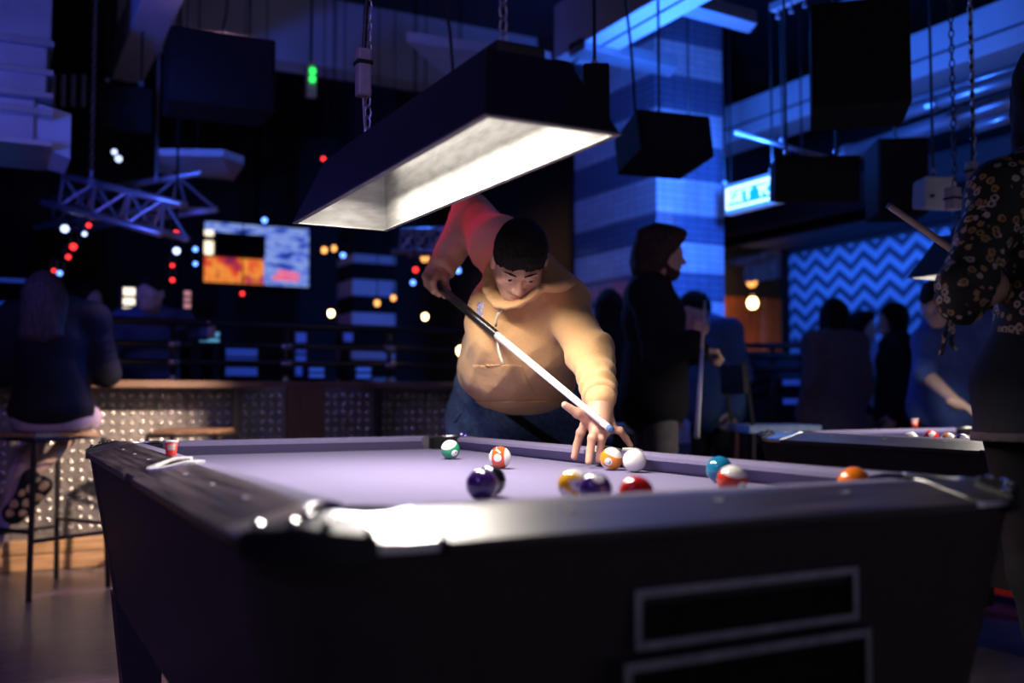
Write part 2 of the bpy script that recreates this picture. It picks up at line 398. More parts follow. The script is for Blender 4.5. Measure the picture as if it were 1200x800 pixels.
def floral(nt, b):
    tc = nod(nt, 'ShaderNodeTexCoord'); vo = nod(nt, 'ShaderNodeTexVoronoi'); vo.inputs['Scale'].default_value = 44
    nt.links.new(tc.outputs['Object'], vo.inputs['Vector'])
    v2 = nod(nt, 'ShaderNodeTexNoise'); v2.inputs['Scale'].default_value = 210; nt.links.new(tc.outputs['Object'], v2.inputs['Vector'])
    d = mth(nt, 'ADD', vo.outputs['Distance'], mth(nt, 'MULTIPLY', mth(nt, 'SUBTRACT', v2.outputs['Fac'], .5), .35))
    ring = mth(nt, 'LESS_THAN', mth(nt, 'ABSOLUTE', mth(nt, 'SUBTRACT', d, .30)), .10); core = mth(nt, 'LESS_THAN', d, .09)
    hs = nod(nt, 'ShaderNodeSeparateColor'); nt.links.new(vo.outputs['Color'], hs.inputs[0])
    pet = mixc(nt, mth(nt, 'GREATER_THAN', hs.outputs[0], .5), (.50, .40, .36), (.40, .23, .09))
    nt.links.new(mixc(nt, core, mixc(nt, ring, (.012, .010, .010), pet), (.34, .24, .12)), b.inputs['Base Color'])
pattern_mat('floral_print', floral, .7)
def screen(seed, cols, es, sx, sz):
    def f(nt, b):
        tc = nod(nt, 'ShaderNodeTexCoord'); mp = nod(nt, 'ShaderNodeMapping'); mp.inputs['Location'].default_value = (seed, 0, seed*.7)
        nt.links.new(tc.outputs['Object'], mp.inputs[0]); n = nod(nt, 'ShaderNodeTexNoise'); n.inputs['Scale'].default_value = 1; n.inputs['Detail'].default_value = 2.5
        mp.inputs['Scale'].default_value = (sx, 1, sz); nt.links.new(mp.outputs[0], n.inputs['Vector']); r = nod(nt, 'ShaderNodeValToRGB')
        el = r.color_ramp.elements; el[0].position = .30; el[0].color = (*cols[0], 1); el[1].position = .74; el[1].color = (*cols[-1], 1)
        for i, c in enumerate(cols[1:-1]): e = el.new(.30+.44*(i+1)/(len(cols)-1)); e.color = (*c, 1)
        nt.links.new(n.outputs['Fac'], r.inputs[0]); nt.links.new(r.outputs[0], b.inputs['Emission Color']); b.inputs['Emission Strength'].default_value = es
        b.inputs['Base Color'].default_value = (.02, .02, .02, 1)
    return f
pattern_mat('screen_blue', screen(2.3, [(.01, .02, .2), (.05, .12, .8), (.35, .5, 1), (.06, .15, .9), (.5, .3, .9)], .75, 5, 16))
pattern_mat('screen_warm', screen(5.1, [(.1, .01, .1), (.8, .06, .02), (1, .35, .05), (.5, .04, .02), (.3, .1, .9)], .9, 7, 5))
def ball_mat(name, col, stripe):
    def f(nt, b):
        b.inputs['Coat Weight'].default_value = .6; b.inputs['Coat Roughness'].default_value = .04
        if not stripe: b.inputs['Base Color'].default_value = (*col, 1); return
        tc = nod(nt, 'ShaderNodeTexCoord'); sp = nod(nt, 'ShaderNodeSeparateXYZ'); nt.links.new(tc.outputs['Object'], sp.inputs[0])
        fz = mth(nt, 'LESS_THAN', mth(nt, 'ABSOLUTE', sp.outputs[2]), .0162)
        nt.links.new(mixc(nt, fz, (.84, .81, .72), col), b.inputs['Base Color'])
    return pattern_mat(name, f, .12)
def eye_mat(nt, b):
    tc = nod(nt, 'ShaderNodeTexCoord'); sp = nod(nt, 'ShaderNodeSeparateXYZ'); nt.links.new(tc.outputs['Object'], sp.inputs[0])
    iris = mth(nt, 'GREATER_THAN', sp.outputs[1], .0105); pup = mth(nt, 'GREATER_THAN', sp.outputs[1], .0119)
    nt.links.new(mixc(nt, pup, mixc(nt, iris, (.58, .48, .44), (.035, .032, .03)), (.004, .004, .004)), b.inputs['Base Color'])
pattern_mat('eye', eye_mat, .1)
def face_skin(nt, b):
    at_ = nod(nt, 'ShaderNodeVertexColor'); at_.layer_name = 'tint'
    tc = nod(nt, 'ShaderNodeTexCoord'); n = nod(nt, 'ShaderNodeTexNoise'); n.inputs['Scale'].default_value = 220; nt.links.new(tc.outputs['Object'], n.inputs['Vector'])
    bp = nod(nt, 'ShaderNodeBump'); bp.inputs['Strength'].default_value = .1; bp.inputs['Distance'].default_value = .004
    nt.links.new(n.outputs['Fac'], bp.inputs['Height']); nt.links.new(bp.outputs[0], b.inputs['Normal']); nt.links.new(at_.outputs['Color'], b.inputs['Base Color'])
    b.inputs['Subsurface Weight'].default_value = .08; b.inputs['Subsurface Radius'].default_value = (.012, .005, .003)
pattern_mat('tinted_skin', face_skin, .5)

# ------------------------------------------------------------------ the room
WX0, WX1, WY1, CZ = -5.0, 5.6, 9.0, 3.95
struct(MB().box(WX0, 9.0, -5, WY1, -.1, 0).build('floor', 'floor_vinyl'))
struct(MB().box(WX0, 9.0, -5, WY1, CZ, CZ+.1).build('ceiling', 'ceiling_paint'))
struct(MB().box(WX0, 9.0, WY1, WY1+.1, 0, CZ).build('wall_back', 'dark_paint'))
struct(MB().box(WX0-.1, WX0, -5, WY1, 0, CZ).build('wall_left', 'dark_paint'))
wr = struct(MB().box(WX1, WX1+.12, -5, 4.72, 0, CZ).build('wall_right', 'dark_paint'))
MB().box(WX1-.012, WX1, -5, 4.72, .1, 2.24).build('wallpaper', 'chevron_wallpaper', wr)
MB().box(WX1-.02, WX1+.14, 4.70, 4.80, 0, 2.3).build('end_trim', 'black_matte', wr)
# alcove with timber boards beyond the patterned wall
wt = struct(MB().box(5.7, 8.9, 7.06, 7.16, 0, CZ).build('wall_alcove', 'dark_paint'))
x = 5.75; i = 0
while x < 8.8:
    MB().box(x, x+.215, 7.03, 7.06, 0, 2.12, .006).build('board', 'wood_orange', wt); x += .222
MB().box(7.30, 7.36, 7.0, 7.03, 0, 2.12).build('batten', 'fabric_pink', wt)
struct(MB().box(4.4, 9.0, 4.8, 5.25, 2.52, CZ).build('trim_1', 'dark_paint'))         # lintel over the alcove
struct(MB().box(WX1-1.15, WX1-.0, -1, 4.75, 2.28, 2.52, .03).build('trim_2', 'dark_paint'))   # soffit above the patterned wall
t = thing('added_wall_washer', (4.72, 3.1, 2.2), 'added slim light bar under the soffit, put in to wash the patterned wall blue', 'light bar')  # made-up fitting, placed to light the wall but not the people
MB().box(4.66, 4.74, 1.0, 4.6, 2.22, 2.28, .006).build('housing', 'black_matte', t); MB().box(4.742, 4.746, 1.02, 4.58, 2.23, 2.27).build('lens', 'dim_blue_glow', t)
l = bpy.data.lights.new('added_washer_light', 'AREA'); l.shape = 'RECTANGLE'; l.size = .05; l.size_y = 3.4; l.energy = 15; l.color = (.03, .17, 1.0); l.spread = math.radians(130)
o = bpy.data.objects.new('added_washer_light', l); COL.objects.link(o); o.parent = t; o.location = (.06, 0, .03); o.rotation_euler = (0, math.radians(-62), 0)
def pillar(x0, x1, y0, y1, zs, name, label, lm, dm):
    t = struct(MB().box(x0+.012, x1-.012, y0+.012, y1-.012, 0, CZ).build(name, 'dark_paint'), label, 'pillar')
    for j in range(len(zs)-1):
        MB().box(x0, x1, y0, y1, zs[j]+.003, zs[j+1]-.003, .004).build('tile_band', lm if j % 2 == 0 else dm, t)
    return t
z0 = 2.504
pillar(3.23, 3.83, 3.5, 4.62, [0.0, .20, .40, .60, .80, 1.0, 1.21, 1.42, 1.624, 1.821, 2.044, 2.236, 2.504, 2.755, 3.0, 3.25, 3.5, 3.75, CZ], 'wall_pillar', 'broad tiled pillar with pale and dark bands lit blue, behind the man in black', 'tile_dark', 'tile_light')
pillar(2.0, 2.42, 6.5, 6.95, [0, .45, .62, .79, .95, 1.11, 1.27, 1.40, 1.552, 1.708, 1.857, 2.013, 2.16, 2.245, 2.5], 'wall_pillar_far', 'narrow far pillar with pinkish bands between the screen and the player', 'tile_white', 'black_matte')

# ------------------------------------------------------------------ overhead: beams, ducts, pipes
struct(MB().box(-.27, -.07, 2.0, 4.68, 3.0, 3.25, .01).build('trim_3', 'pale_panel'), 'pale duct box running away under the ceiling, top left', 'beam')
struct(MB().box(-.2, 3.1, 5.0, 5.25, 3.42, CZ).build('trim_4', 'pale_panel'), 'wide pale crossbeam behind the hanging black speaker, top left', 'beam')
bA = struct(MB().box(2.10, 2.36, -.5, 3.0, 3.0, 3.34, .008).build('trim_5', 'pale_panel'), 'long blue-lit ceiling beam running over the lamp shade', 'beam')
MB().box(2.215, 2.225, -.5, 3.0, 2.992, 3.0).build('seam', 'black_matte', bA)
struct(MB().prism([(1.18, 3.12), (2.10, 3.03), (2.10, 4.07)], 3.0, 3.06).build('trim_6', 'pale_panel'), 'triangular blue gusset plate above the lamp shade', 'plate')
struct(MB().hexa([(2.36, 1.96, 3.02), (2.84, 2.0, 3.02), (2.9, 2.14, 3.02), (2.36, 2.10, 3.02)], [(2.36, 1.96, 3.1), (2.84, 2.0, 3.1), (2.9, 2.14, 3.1), (2.36, 2.10, 3.1)], .006).build('trim_7', 'grey_steel'), 'flat blue ceiling channel to the right of the long beam, nearer one', 'channel')
struct(MB().hexa([(2.1, 2.64, 2.96), (2.8, 2.68, 2.96), (2.86, 2.84, 2.96), (2.1, 2.82, 2.96)], [(2.1, 2.64, 3.04), (2.8, 2.68, 3.04), (2.86, 2.84, 3.04), (2.1, 2.82, 3.04)], .006).build('trim_8', 'grey_steel'), 'flat blue ceiling channel below the long beam, farther one', 'channel')
bR = struct(MB().box(4.0, 4.3, 1.0, 4.4, 2.86, 3.14, .01).build('trim_9', 'pale_panel'), 'deep blue-lit beam running past the big hanging speaker', 'beam')
MB().box(3.99, 4.31, 1.0, 4.4, 2.955, 2.965).build('seam', 'black_matte', bR)
def pipe(name, pts, r, label, m='galv_steel', cat='pipe', rings=()):
    t = thing(name, pts[0], label, cat); MB().tube(pts, r, 12).build('pipe_run', m, t, True)
    for f in rings:
        p = np.array(pts[0])+(np.array(pts[-1])-np.array(pts[0]))*f; d = nrm(np.array(pts[-1])-np.array(pts[0]))
        MB().tube([p-d*.03, p+d*.03], r*1.22, 12).build('coupling', m, t)
    return t
a = on(990, 182, 0, 4.15); b = on(1215, 108, 0, 4.0); pipe('ceiling_pipe', [a, b+(b-a)*.3], .055, 'thick blue-lit pipe slanting down from the upper right', rings=(.02, .5))
a = on(1036, 141, 0, 3.6); b = on(1215, 85, 0, 3.6); pipe('ceiling_pipe', [a, b+(b-a)*.3], .035, 'ribbed blue conduit above the thick pipe, right of the big speaker', rings=(.05, .1, .28))
a = on(1056, 122, 0, 3.75); b = on(1215, 72, 0, 3.75); pipe('ceiling_pipe', [a, b+(b-a)*.3], .018, 'thin blue conduit running just over the ribbed one')
a = at(862, 155, 5.4); b = at(972, 186, 5.1); pipe('ceiling_pipe', [a, b], .014, 'thin crossbar between two hanging rods right of the pillar')
for u0, v0, u1, v1, lab in ((905, 14, 950, -6, 'short strut channel at the top edge, left of the pair'), (953, 27, 1018, -2, 'strut channel above the big hanging speaker')):
    a = on(u0, v0, 2, 2.95); b = on(u1, v1, 2, 2.95); t = thing('strut_channel', a, lab, 'channel')
    d = nrm(b-a); sd = np.array([-d[1], d[0], 0])*.022; up = np.array([0, 0, .04])
    MB().hexa([a-sd, a+sd, b+sd, b-sd], [a-sd+up, a+sd+up, b+sd+up, b-sd+up]).build('channel', 'galv_steel', t)
    for f in (.15, .5, .85):
        p = a+(b-a)*f; MB().lathe(p-(0, 0, .05), [(.012, 0), (.012, .02), (.007, .02), (.007, .05)], 8).build('bolt', 'galv_steel', t)
a = on(1142, 150, 0, 3.5); b = on(1215, 128, 0, 3.5); pipe('ceiling_pipe', [a, b], .03, 'short blue batten at the right edge under the thick pipe')
rods = [(849, 148, 849, 215, 6.5, 'rod beside the lit sign, left end'), (905, 150, 905, 200, 5.9, 'rod beside the lit sign, right end'), (917, 18, 917, 165, 5.4, 'long thin rod left of the big hanging speaker'),
        (1143, 150, 1143, 210, 4.6, 'rod ending in a knob beside the right-hand chain'), (828, 30, 807, 150, 5.6, 'faint rod above the pillar speaker')]
for u0, v0, u1, v1, D, lab in rods:
    b = at(u1, v1, D); a = b.copy(); a[2] = at(u0, v0, D)[2]; t = thing('hanging_rod', b, 'thin blue '+lab, 'rod')
    a[2] = CZ; MB().tube([a, b], .006, 6).build('rod', 'black_metal', t); MB().ball(b, .02, 5).build('end_nut', 'galv_steel', t)

# duct stack, top left
t = thing('air_duct', on(30, 180, 1, 3.0), 'stacked purple-tinted air duct with flanges at the top left edge', 'duct', kind='structure')
MB().box(-2.6, -.70, 2.95, 3.5, 2.62, 3.4, .01).build('upper_box', 'grey_steel', t)
MB().box(-2.6, -.715, 2.95, 3.5, 2.37, 2.60, .01).build('middle_box', 'grey_steel', t)
MB().box(-2.6, -.76, 2.98, 3.5, 2.12, 2.35, .01).build('lower_box', 'grey_steel', t)
MB().hexa([(-.76, 3.0, 2.14), (-.60, 3.06, 2.10), (-.60, 3.45, 2.10), (-.76, 3.5, 2.14)], [(-.76, 3.0, 2.34), (-.60, 3.06, 2.32), (-.60, 3.45, 2.32), (-.76, 3.5, 2.34)]).build('outlet', 'pale_panel', t)
for zf in (2.61, 2.36, 2.47, 2.13, 2.28): MB().box(-2.6, -.69, 2.92, 3.5, zf-.012, zf+.012).build('flange', 'galv_steel', t)
for k in range(4):
    p = at(62+k*12, 100, 5.6); MB().tube([p-(0, 0, .12), p+(0, 0, .06)], .014, 8).build('pipe_stub', 'galv_steel', t)
# ceiling light panel (unlit)
t = thing('ceiling_panel', at(235, 196, 6.2), 'square pale ceiling panel hanging above the crossed trusses', 'panel')
q = [at(186, 184, 6.2), at(262, 184, 6.6), at(285, 190, 6.2), at(272, 212, 5.4), at(195, 205, 5.5)]
zc = float(np.mean([p[2] for p in q])); cxy = [on(u, v, 2, zc) for u, v in ((186, 182), (262, 183), (286, 191), (272, 211), (186, 203))]
MB().prism([(p[0], p[1]) for p in cxy], zc, zc+.04).build('panel', 'pale_panel', t)
MB().prism([(p[0], p[1]) for p in cxy[1:4]], zc-.012, zc).build('edge_trim', 'grey_steel', t)
# made-up platform beyond the second table, its colours stand for lit floor and plinth
t = thing('made_up_platform', (4.2, .9, 0), 'made-up low platform, lilac and red painted for lit floor and plinth under the second table', 'platform')
MB().box(3.2, 5.4, .75, 1.2, .0, .03).build('base', 'blue_cloth', t); MB().box(3.2, 5.4, .75, 1.2, .03, .065).build('stripe', 'red_plastic_glow', t); MB().box(3.19, 5.4, .74, 1.2, .065, .18, .01).build('top', 'lilac_cloth', t)

# ------------------------------------------------------------------ pool tables
def ring_xz(x0, x1, z0, z1, w, y0, y1):
    o = [(x0, z0), (x1, z0), (x1, z1), (x0, z1)]; n = [(x0+w, z0+w), (x1-w, z0+w), (x1-w, z1-w), (x0+w, z1-w)]
    V = [(x, y, z) for y in (y0, y1) for L in (o, n) for x, z in L]; F = []
    for i in range(4):
        j = (i+1) % 4
        F += [(i, j, 4+j, 4+i), (8+i, 12+i, 12+j, 8+j), (i, 8+i, 8+j, j), (4+i, 4+j, 12+j, 12+i)]
    return MB().add(V, F)
def arc(c, r, a0, a1, n): return [(c[0]+r*math.cos(math.radians(a0+(a1-a0)*i/n)), c[1]+r*math.sin(math.radians(a0+(a1-a0)*i/n))) for i in range(n+1)]
def mir(p, sx, sy):
    q = [(x*sx, y*sy) for x, y in p]; return q if sx*sy > 0 else q[::-1]
ZR, ZB = .80, .755
def drop(x, y):                                                  # how far the rail top falls towards its outer edge
    d = max(abs(x)-.555, abs(y)-1.05, 0.); return .245*d*min(1, .3+d*22)
def fall(b):
    bm = bmesh.new(); vs = [bm.verts.new(v) for v in b.V]
    for f in b.F: bm.faces.new([vs[i] for i in f])
    for d in (.56, .57, .58, .60, .62, .64):
        for co, no in (((d, 0, 0), (1, 0, 0)), ((-d, 0, 0), (1, 0, 0)), ((0, d+.495, 0), (0, 1, 0)), ((0, -d-.495, 0), (0, 1, 0))):
            bmesh.ops.bisect_plane(bm, geom=bm.verts[:]+bm.edges[:]+bm.faces[:], plane_co=co, plane_no=no)
    b = MB().bm(bm)
    b.V = [(x, y, z-(drop(x, y) if z > .766 else 0)) for x, y, z in b.V]; return b
def rail_bar(y0, y1, tf):
    xs = [.547, .56, .58, .60, .62, .64, .652, .661, .667]; sec = [(x, ZR+.0005-drop(x, 0)) for x in xs]+[(.668, ZR-drop(.667, 0)-.006), (.664, .758), (.547, .758)]; n = len(sec)
    return MB().add([tf(x, y0, z) for x, z in sec]+[tf(x, y1, z) for x, z in sec], [tuple(range(n)), tuple(range(n, 2*n))]+[(i, (i+1) % n, n+(i+1) % n, n+i) for i in range(n)])
def pool_table():
    t = thing('pool_table', (0, 0, 0), 'nearest pool table with lavender cloth and dark wood-grain rails', 'pool table', 'pool tables')
    def rr(hx, hy, R, n=8):                                      # rounded rectangle
        P = []
        for cx_, cy_, a0 in ((hx-R, hy-R, 0), (-hx+R, hy-R, 90), (-hx+R, -hy+R, 180), (hx-R, -hy+R, 270)): P += arc((cx_, cy_), R, a0, a0+90, n)
        return P
    rings = [(rr(.585, 1.08, .15), .35), (rr(.655, 1.150, .17), .762), (rr(.549, 1.044, .03), .762), (rr(.549, 1.044, .03), .722)]
    V = [(x, y, z) for P, z in rings for x, y in P]; n = len(rings[0][0]); F = [tuple(range(n)), tuple(range(3*n, 4*n))]
    for k in range(3): F += [(k*n+i, k*n+(i+1) % n, (k+1)*n+(i+1) % n, (k+1)*n+i) for i in range(n)]
    sharp(MB().add(V, F).build('cabinet', 'black_cabinet', t))
    for sx in (-1, 1):
        for sy in (-1, 1):
            a = [(sx*(.585-d), sy*(1.08-e), .35) for d, e in ((.002, .002), (.14, .002), (.14, .14), (.002, .14))]
            b = [(sx*(.55-d), sy*(1.04-e), .03) for d, e in ((.0, .0), (.10, .0), (.10, .10), (.0, .10))]
            lg = MB().hexa(b, a).build('leg', 'black_cabinet', t)
            MB().lathe((sx*.50, sy*.99, 0), [(.03, 0), (.03, .015), (.015, .02), (.015, .04)], 12).build('levelling_foot', 'dull_steel', lg)
            A_ = [(.36, 1.082)]+arc((.435, .93), .152, 90, 0, 8)+[(.587, .85)]; B_ = [(.43, 1.152)]+arc((.485, .98), .172, 90, 0, 8)+[(.657, .90)]
            q0 = [(sx*x, sy*y, .353) for x, y in A_]; q1 = [(sx*x, sy*y, .759) for x, y in B_]; q2 = [(sx*(x-.012), sy*(y-.012), .759) for x, y in B_]; q3 = [(sx*(x-.012), sy*(y-.012), .353) for x, y in A_]; m_ = len(A_)
            sharp(MB().add(q0+q1+q2+q3, [(a_*m_+i, a_*m_+i+1, b_*m_+i+1, b_*m_+i) for a_, b_ in ((0, 1), (1, 2), (2, 3), (3, 0)) for i in range(m_-1)]+[(0, m_, 2*m_, 3*m_), (m_-1, 2*m_-1, 3*m_-1, 4*m_-1)]).build('corner_post', 'black_cabinet', t))
    # bed with six pocket cut-outs
    q = arc((.51, 1.005), .062, -75, -195, 10)
    side = arc((.553, 0), .06, 115, 245, 8)
    quad = [(.53, -.0)]
    out = []
    out += [(p[0], p[1]) for p in side[::-1]]                                   # right middle, bottom to top
    out += q                                                                     # top right
    out += [(-x, y) for x, y in q[::-1]] + [(-x, y) for x, y in side] + [(-x, -y) for x, y in q] + [(x, -y) for x, y in q[::-1]]
    MB().prism(out, ZB-.03, ZB).build('bed', 'bed_cloth', t)
    sec = [(.547, ZR), (.520, ZR+.0005), (.497, ZR-.006), (.496, ZR-.015), (.524, ZB), (.547, ZB)]
    off = [0, .018, .034, .034, .018, 0]
    def cush(y0, y1, m0, m1, tf, m, nm):
        n = len(sec); V = [tf(x, y0+o*m0, z) for (x, z), o in zip(sec, off)]+[tf(x, y1-o*m1, z) for (x, z), o in zip(sec, off)]
        MB().add(V, [tuple(range(n)), tuple(range(n, 2*n))]+[(i, (i+1) % n, n+(i+1) % n, n+i) for i in range(n)]).build(nm, m, t)
    for sx in (-1, 1):
        for sy in (-1, 1): cush(.062, .945, .5, 1.4, lambda x, y, z: (sx*x, sy*y, z), 'cushion_cloth', 'cushion')
    for sy in (-1, 1): cush(-.45, .45, 1.4, 1.4, lambda x, y, z: (y, sy*(x+.495), z), 'cushion_cloth', 'cushion')
    for sx in (-1, 1):
        for sy in (-1, 1):
            r = sharp(rail_bar(sy*.065, sy*.93, lambda x, y, z: (sx*x, y, z)).build('side_rail', 'laminate_long', t))
            for yy in (.248, .495, .743): MB().lathe((sx*.589, sy*yy, ZR-.002-drop(.589, 0)), [(.0085, 0), (.0085, .0032)], 14).build('sight', 'pearl', r)
    for sy in (-1, 1):
        r = sharp(rail_bar(-.453, .453, lambda x, y, z: (y, sy*(x+.495), z)).build('end_rail', 'laminate_short', t))
        for xx in (-.248, 0, .248): MB().lathe((xx, sy*1.084, ZR-.002-drop(0, 1.084)), [(.0085, 0), (.0085, .0032)], 14).build('sight', 'pearl', r)
    # corner castings, caps and middle castings
    for sx in (-1, 1):
        for sy in (-1, 1):
            ph = arc((.51, 1.005), .064, -62, 152, 12)
            pl_ = [(.547, .932), (.667, .932)]+arc((.497, .992), .17, 2, 88, 12)+[(.468, 1.162), (.457, 1.15), (.455, 1.042)]+ph[::-1]
            c = sharp(fall(MB().prism(mir(pl_, sx, sy), .764, ZR+.002, .003)).build('corner_casting', 'casting_steel', t))
            cp = arc((.497, .992), .173, 14, 76, 10)+arc((.51, 1.005), .092, 74, 16, 8)
            k = sharp(fall(MB().prism(mir(cp, sx, sy), .752, ZR+.009, .005)).build('corner_cap', 'black_plastic', t))
            for bx, by in ((.646, 1.040), (.618, 1.090), (.588, 1.120), (.545, 1.147), (.596, 1.078)):
                MB().lathe((sx*bx, sy*by, ZR+.010-drop(bx, by)), [(.0075, 0), (.0065, .004), (.003, .006)], 10).build('bolt', 'chrome', k)
            MB().lathe((sx*.51, sy*1.005, 0), [(.001, .69), (.058, .69), (.0635, .79), (.060, .795), (.054, .70), (.001, .70)], 20).build('pocket', 'black_matte', t)
        cs = [(.540, -.066), (.660, -.066), (.660, .066), (.540, .066)]+arc((.553, 0), .052, 105, -105, 10)
        fall(MB().prism(mir(cs, sx, 1), .760, ZR+.001, .001)).build('side_casting', 'laminate_long', t)
        ln = arc((.553, 0), .078, 112, -112, 14)+arc((.553, 0), .056, -112, 112, 14)
        fall(MB().prism(mir(ln, sx, 1), .790, ZR+.006, .002)).build('pocket_liner', 'pearl', t)
        MB().lathe((sx*.553, 0, 0), [(.001, .70), (.048, .70), (.052, .79), (.048, .79), (.044, .71), (.001, .71)], 18).build('pocket', 'black_matte', t)
    # ball return at the near end
    MB().box(-.176, .203, -1.134, -1.05, .620, .682).build('return_recess', 'black_matte', t)
    ring_xz(-.185, .212, .612, .690, .011, -1.144, -1.118).build('return_frame', 'dull_steel', t)
    ring_xz(-.213, .219, .440, .603, .012, -1.160, -1.095).build('tray_frame', 'dull_steel', t)
    MB().box(-.204, .210, -1.148, -1.05, .449, .594).build('tray_recess', 'black_matte', t)
    return t
TABLE = pool_table()
T2 = np.array([2.42, -.24, 0.])
tb2 = copy_tree(TABLE); tb2.location = T2; tag(tb2, 'second pool table farther right, reaching behind the woman in the floral blouse')

# ------------------------------------------------------------------ table lamps
def chain_mesh(top, bot, m=None):
    b = MB(); L = np.linalg.norm(top-bot); n = max(2, int(L/.030)); d = (top-bot)/L
    sx = nrm(np.cross(d, (1, .3, 0))); sy = np.cross(d, sx)
    for i in range(n):
        c = bot+d*(i+.5)*L/n; s = sx if i % 2 else sy
        b.tube([c+d*.019*math.cos(q)+s*.010*math.sin(q) for q in [2*math.pi*k/8 for k in range(8)]], .0028, 4, True)
    return b
def table_lamp():
    t = thing('table_lamp', (-.02, -.03, 1.435), 'long black trough lamp with white inside hanging over the nearest pool table', 'lamp', 'lamps over the pool tables')
    x0, x1, y0, y1 = -.165, .125, -.66, .60; X0, X1, Y0, Y1 = -.105, .075, -.55, .49; zb, zt = 1.435, 1.60
    def shell(e, nm, m, top):
        lo = [(x0+e, y0+e, zb), (x1-e, y0+e, zb), (x1-e, y1-e, zb), (x0+e, y1-e, zb)]; hi = [(X0+e, Y0+e, zt-e), (X1-e, Y0+e, zt-e), (X1-e, Y1-e, zt-e), (X0+e, Y1-e, zt-e)]
        F = [(i, (i+1) % 4, 4+(i+1) % 4, 4+i) for i in range(4)]+[(4, 5, 6, 7)]
        return MB().add(lo+hi, F).build(nm, m, t)
    shell(0, 'shade', 'lamp_black', True)
    rf = shell(.003, 'reflector', 'lamp_white', True)
    V = [(x0, y0, zb), (x1, y0, zb), (x1, y1, zb), (x0, y1, zb)]; W = [(x0+.014, y0+.014, zb), (x1-.014, y0+.014, zb), (x1-.014, y1-.014, zb), (x0+.014, y1-.014, zb)]
    A = [(a, b, c+.003) for a, b, c in V]; B = [(a, b, c+.003) for a, b, c in W]
    F = []
    for i in range(4):
        j = (i+1) % 4; F += [(i, j, 4+j, 4+i), (8+i, 12+i, 12+j, 8+j), (4+i, 4+j, 12+j, 12+i), (i, 8+i, 8+j, j)]
    MB().add(V+W+A+B, F).build('rim', 'lamp_white', t)
    for xx in (-.055, .02):
        tu = MB().tube([(xx, -.46, 1.572), (xx, .40, 1.572)], .013, 10).build('tube_light', 'tube_glow', t, True)
        for yy in (-.475, .415): MB().box(xx-.016, xx+.016, yy-.012, yy+.012, 1.555, 1.597).build('tube_holder', 'white_plastic', t)
    l = bpy.data.lights.new('trough_light', 'AREA'); l.shape = 'RECTANGLE'; l.size = .10; l.size_y = 1.0; l.energy = 31; l.color = (1.0, .91, .80); l.spread = math.radians(172)
    lo_ = bpy.data.objects.new('trough_light', l); COL.objects.link(lo_); lo_.parent = t; lo_.location = (0, 0, .085); WL[lo_] = WL[t]
    MB().box(-.07, .04, -.52, .46, 1.60, 1.635, .006).build('gear_tray', 'lamp_black', t)
    for yy in (-.44, .38):
        MB().box(-.04, .01, yy-.03, yy+.03, 1.635, 1.65).build('bracket', 'brown_wood', t)
        tag(chain_mesh(np.array([-.015, yy, CZ]), np.array([-.015, yy, 1.65])).build('chain', 'galv_steel', t), kind='stuff')
    cb = MB().box(-.050, -.012, .36, .395, 1.765, 1.90, .006).build('connector_box', 'wire_grey', t)
    MB().box(-.053, -.009, .357, .398, 1.855, 1.865).build('cable_tie', 'black_plastic', cb)
    MB().tube([(-.03, .377, 1.90), (-.025, .377, 2.0), (-.012, .385, 2.15), (-.01, .39, CZ)], .006, 6).build('cable', 'black_plastic', t)
    MB().tube([(-.03, .377, 1.765), (-.025, .38, 1.70), (-.02, .38, 1.65)], .004, 6).build('lead', 'wire_grey', t)
    return t
LAMP = table_lamp()
lp2 = copy_tree(LAMP); lp2.location = Vector(LAMP.location)+Vector(on(1063, 326, 2, 1.435)-np.array([-.165, .60, 1.435]))
tag(lp2, 'second black trough lamp half hidden behind the floral sleeve')

# ------------------------------------------------------------------ balls
BR = .0286
def ball(u, D, word, num, col, stripe, axis, num_dir, spot_label, tbl=None, group='pool balls'):
    c = at(u, 464, D); c[2] = ZB+BR
    m = ball_mat('ball_'+word, col, stripe) if 'ball_'+word not in MATS else MATS['ball_'+word]
    B3 = np.stack([RT, UP, -FW], 1); z = nrm(B3@np.array(axis, float)); x = B3@np.array(num_dir, float); x = nrm(x-z*np.dot(x, z)); y = np.cross(z, x)
    o = MB().ball((0, 0, 0), BR, 16).build('pool_ball', m, None, True)
    for p in o.data.vertices: p.co.z -= BR
    WL[o] = np.zeros(3)
    if num:
        cap = []; F = []
        for i in range(5):
            th = .36*i/4
            for k in range(16): q = 2*math.pi*k/16; cap.append((1.004*BR*math.cos(th), 1.004*BR*math.sin(th)*math.cos(q), 1.004*BR*math.sin(th)*math.sin(q)))
        for i in range(4):
            for k in range(16): F.append((i*16+k, i*16+(k+1) % 16, (i+1)*16+(k+1) % 16, (i+1)*16+k))
        s = MB().add(cap, F).build('number_spot', 'pearl', o, True)
        V, Fq = text_mesh(num, .013, 0); V = [nrm((BR, p[0], p[1]))*BR*1.010 for p in V]
        MB().add(V, Fq).build('numeral', 'black_plastic', s)
    o.matrix_world = Matrix(((x[0], y[0], z[0], c[0]), (x[1], y[1], z[1], c[1]), (x[2], y[2], z[2], c[2]), (0, 0, 0, 1)))
    tag(o, spot_label, 'ball', group)
    return o
ball(528, 2.93, 'green', '14', (.02, .26, .13), True, (-.25, .85, .45), (.5, -.3, .8), 'green-striped white ball near the far corner pocket')
ball(586, 2.55, 'scarlet', '11', (.72, .09, .02), True, (.97, .05, .22), (-.12, .08, 1), 'red-orange striped ball with an upright band, number towards us')
ball(575, 1.85, 'black', '8', (.006, .006, .007), False, (0, 1, 0), (.9, .1, -.2), 'black ball hidden behind the dark purple ball')
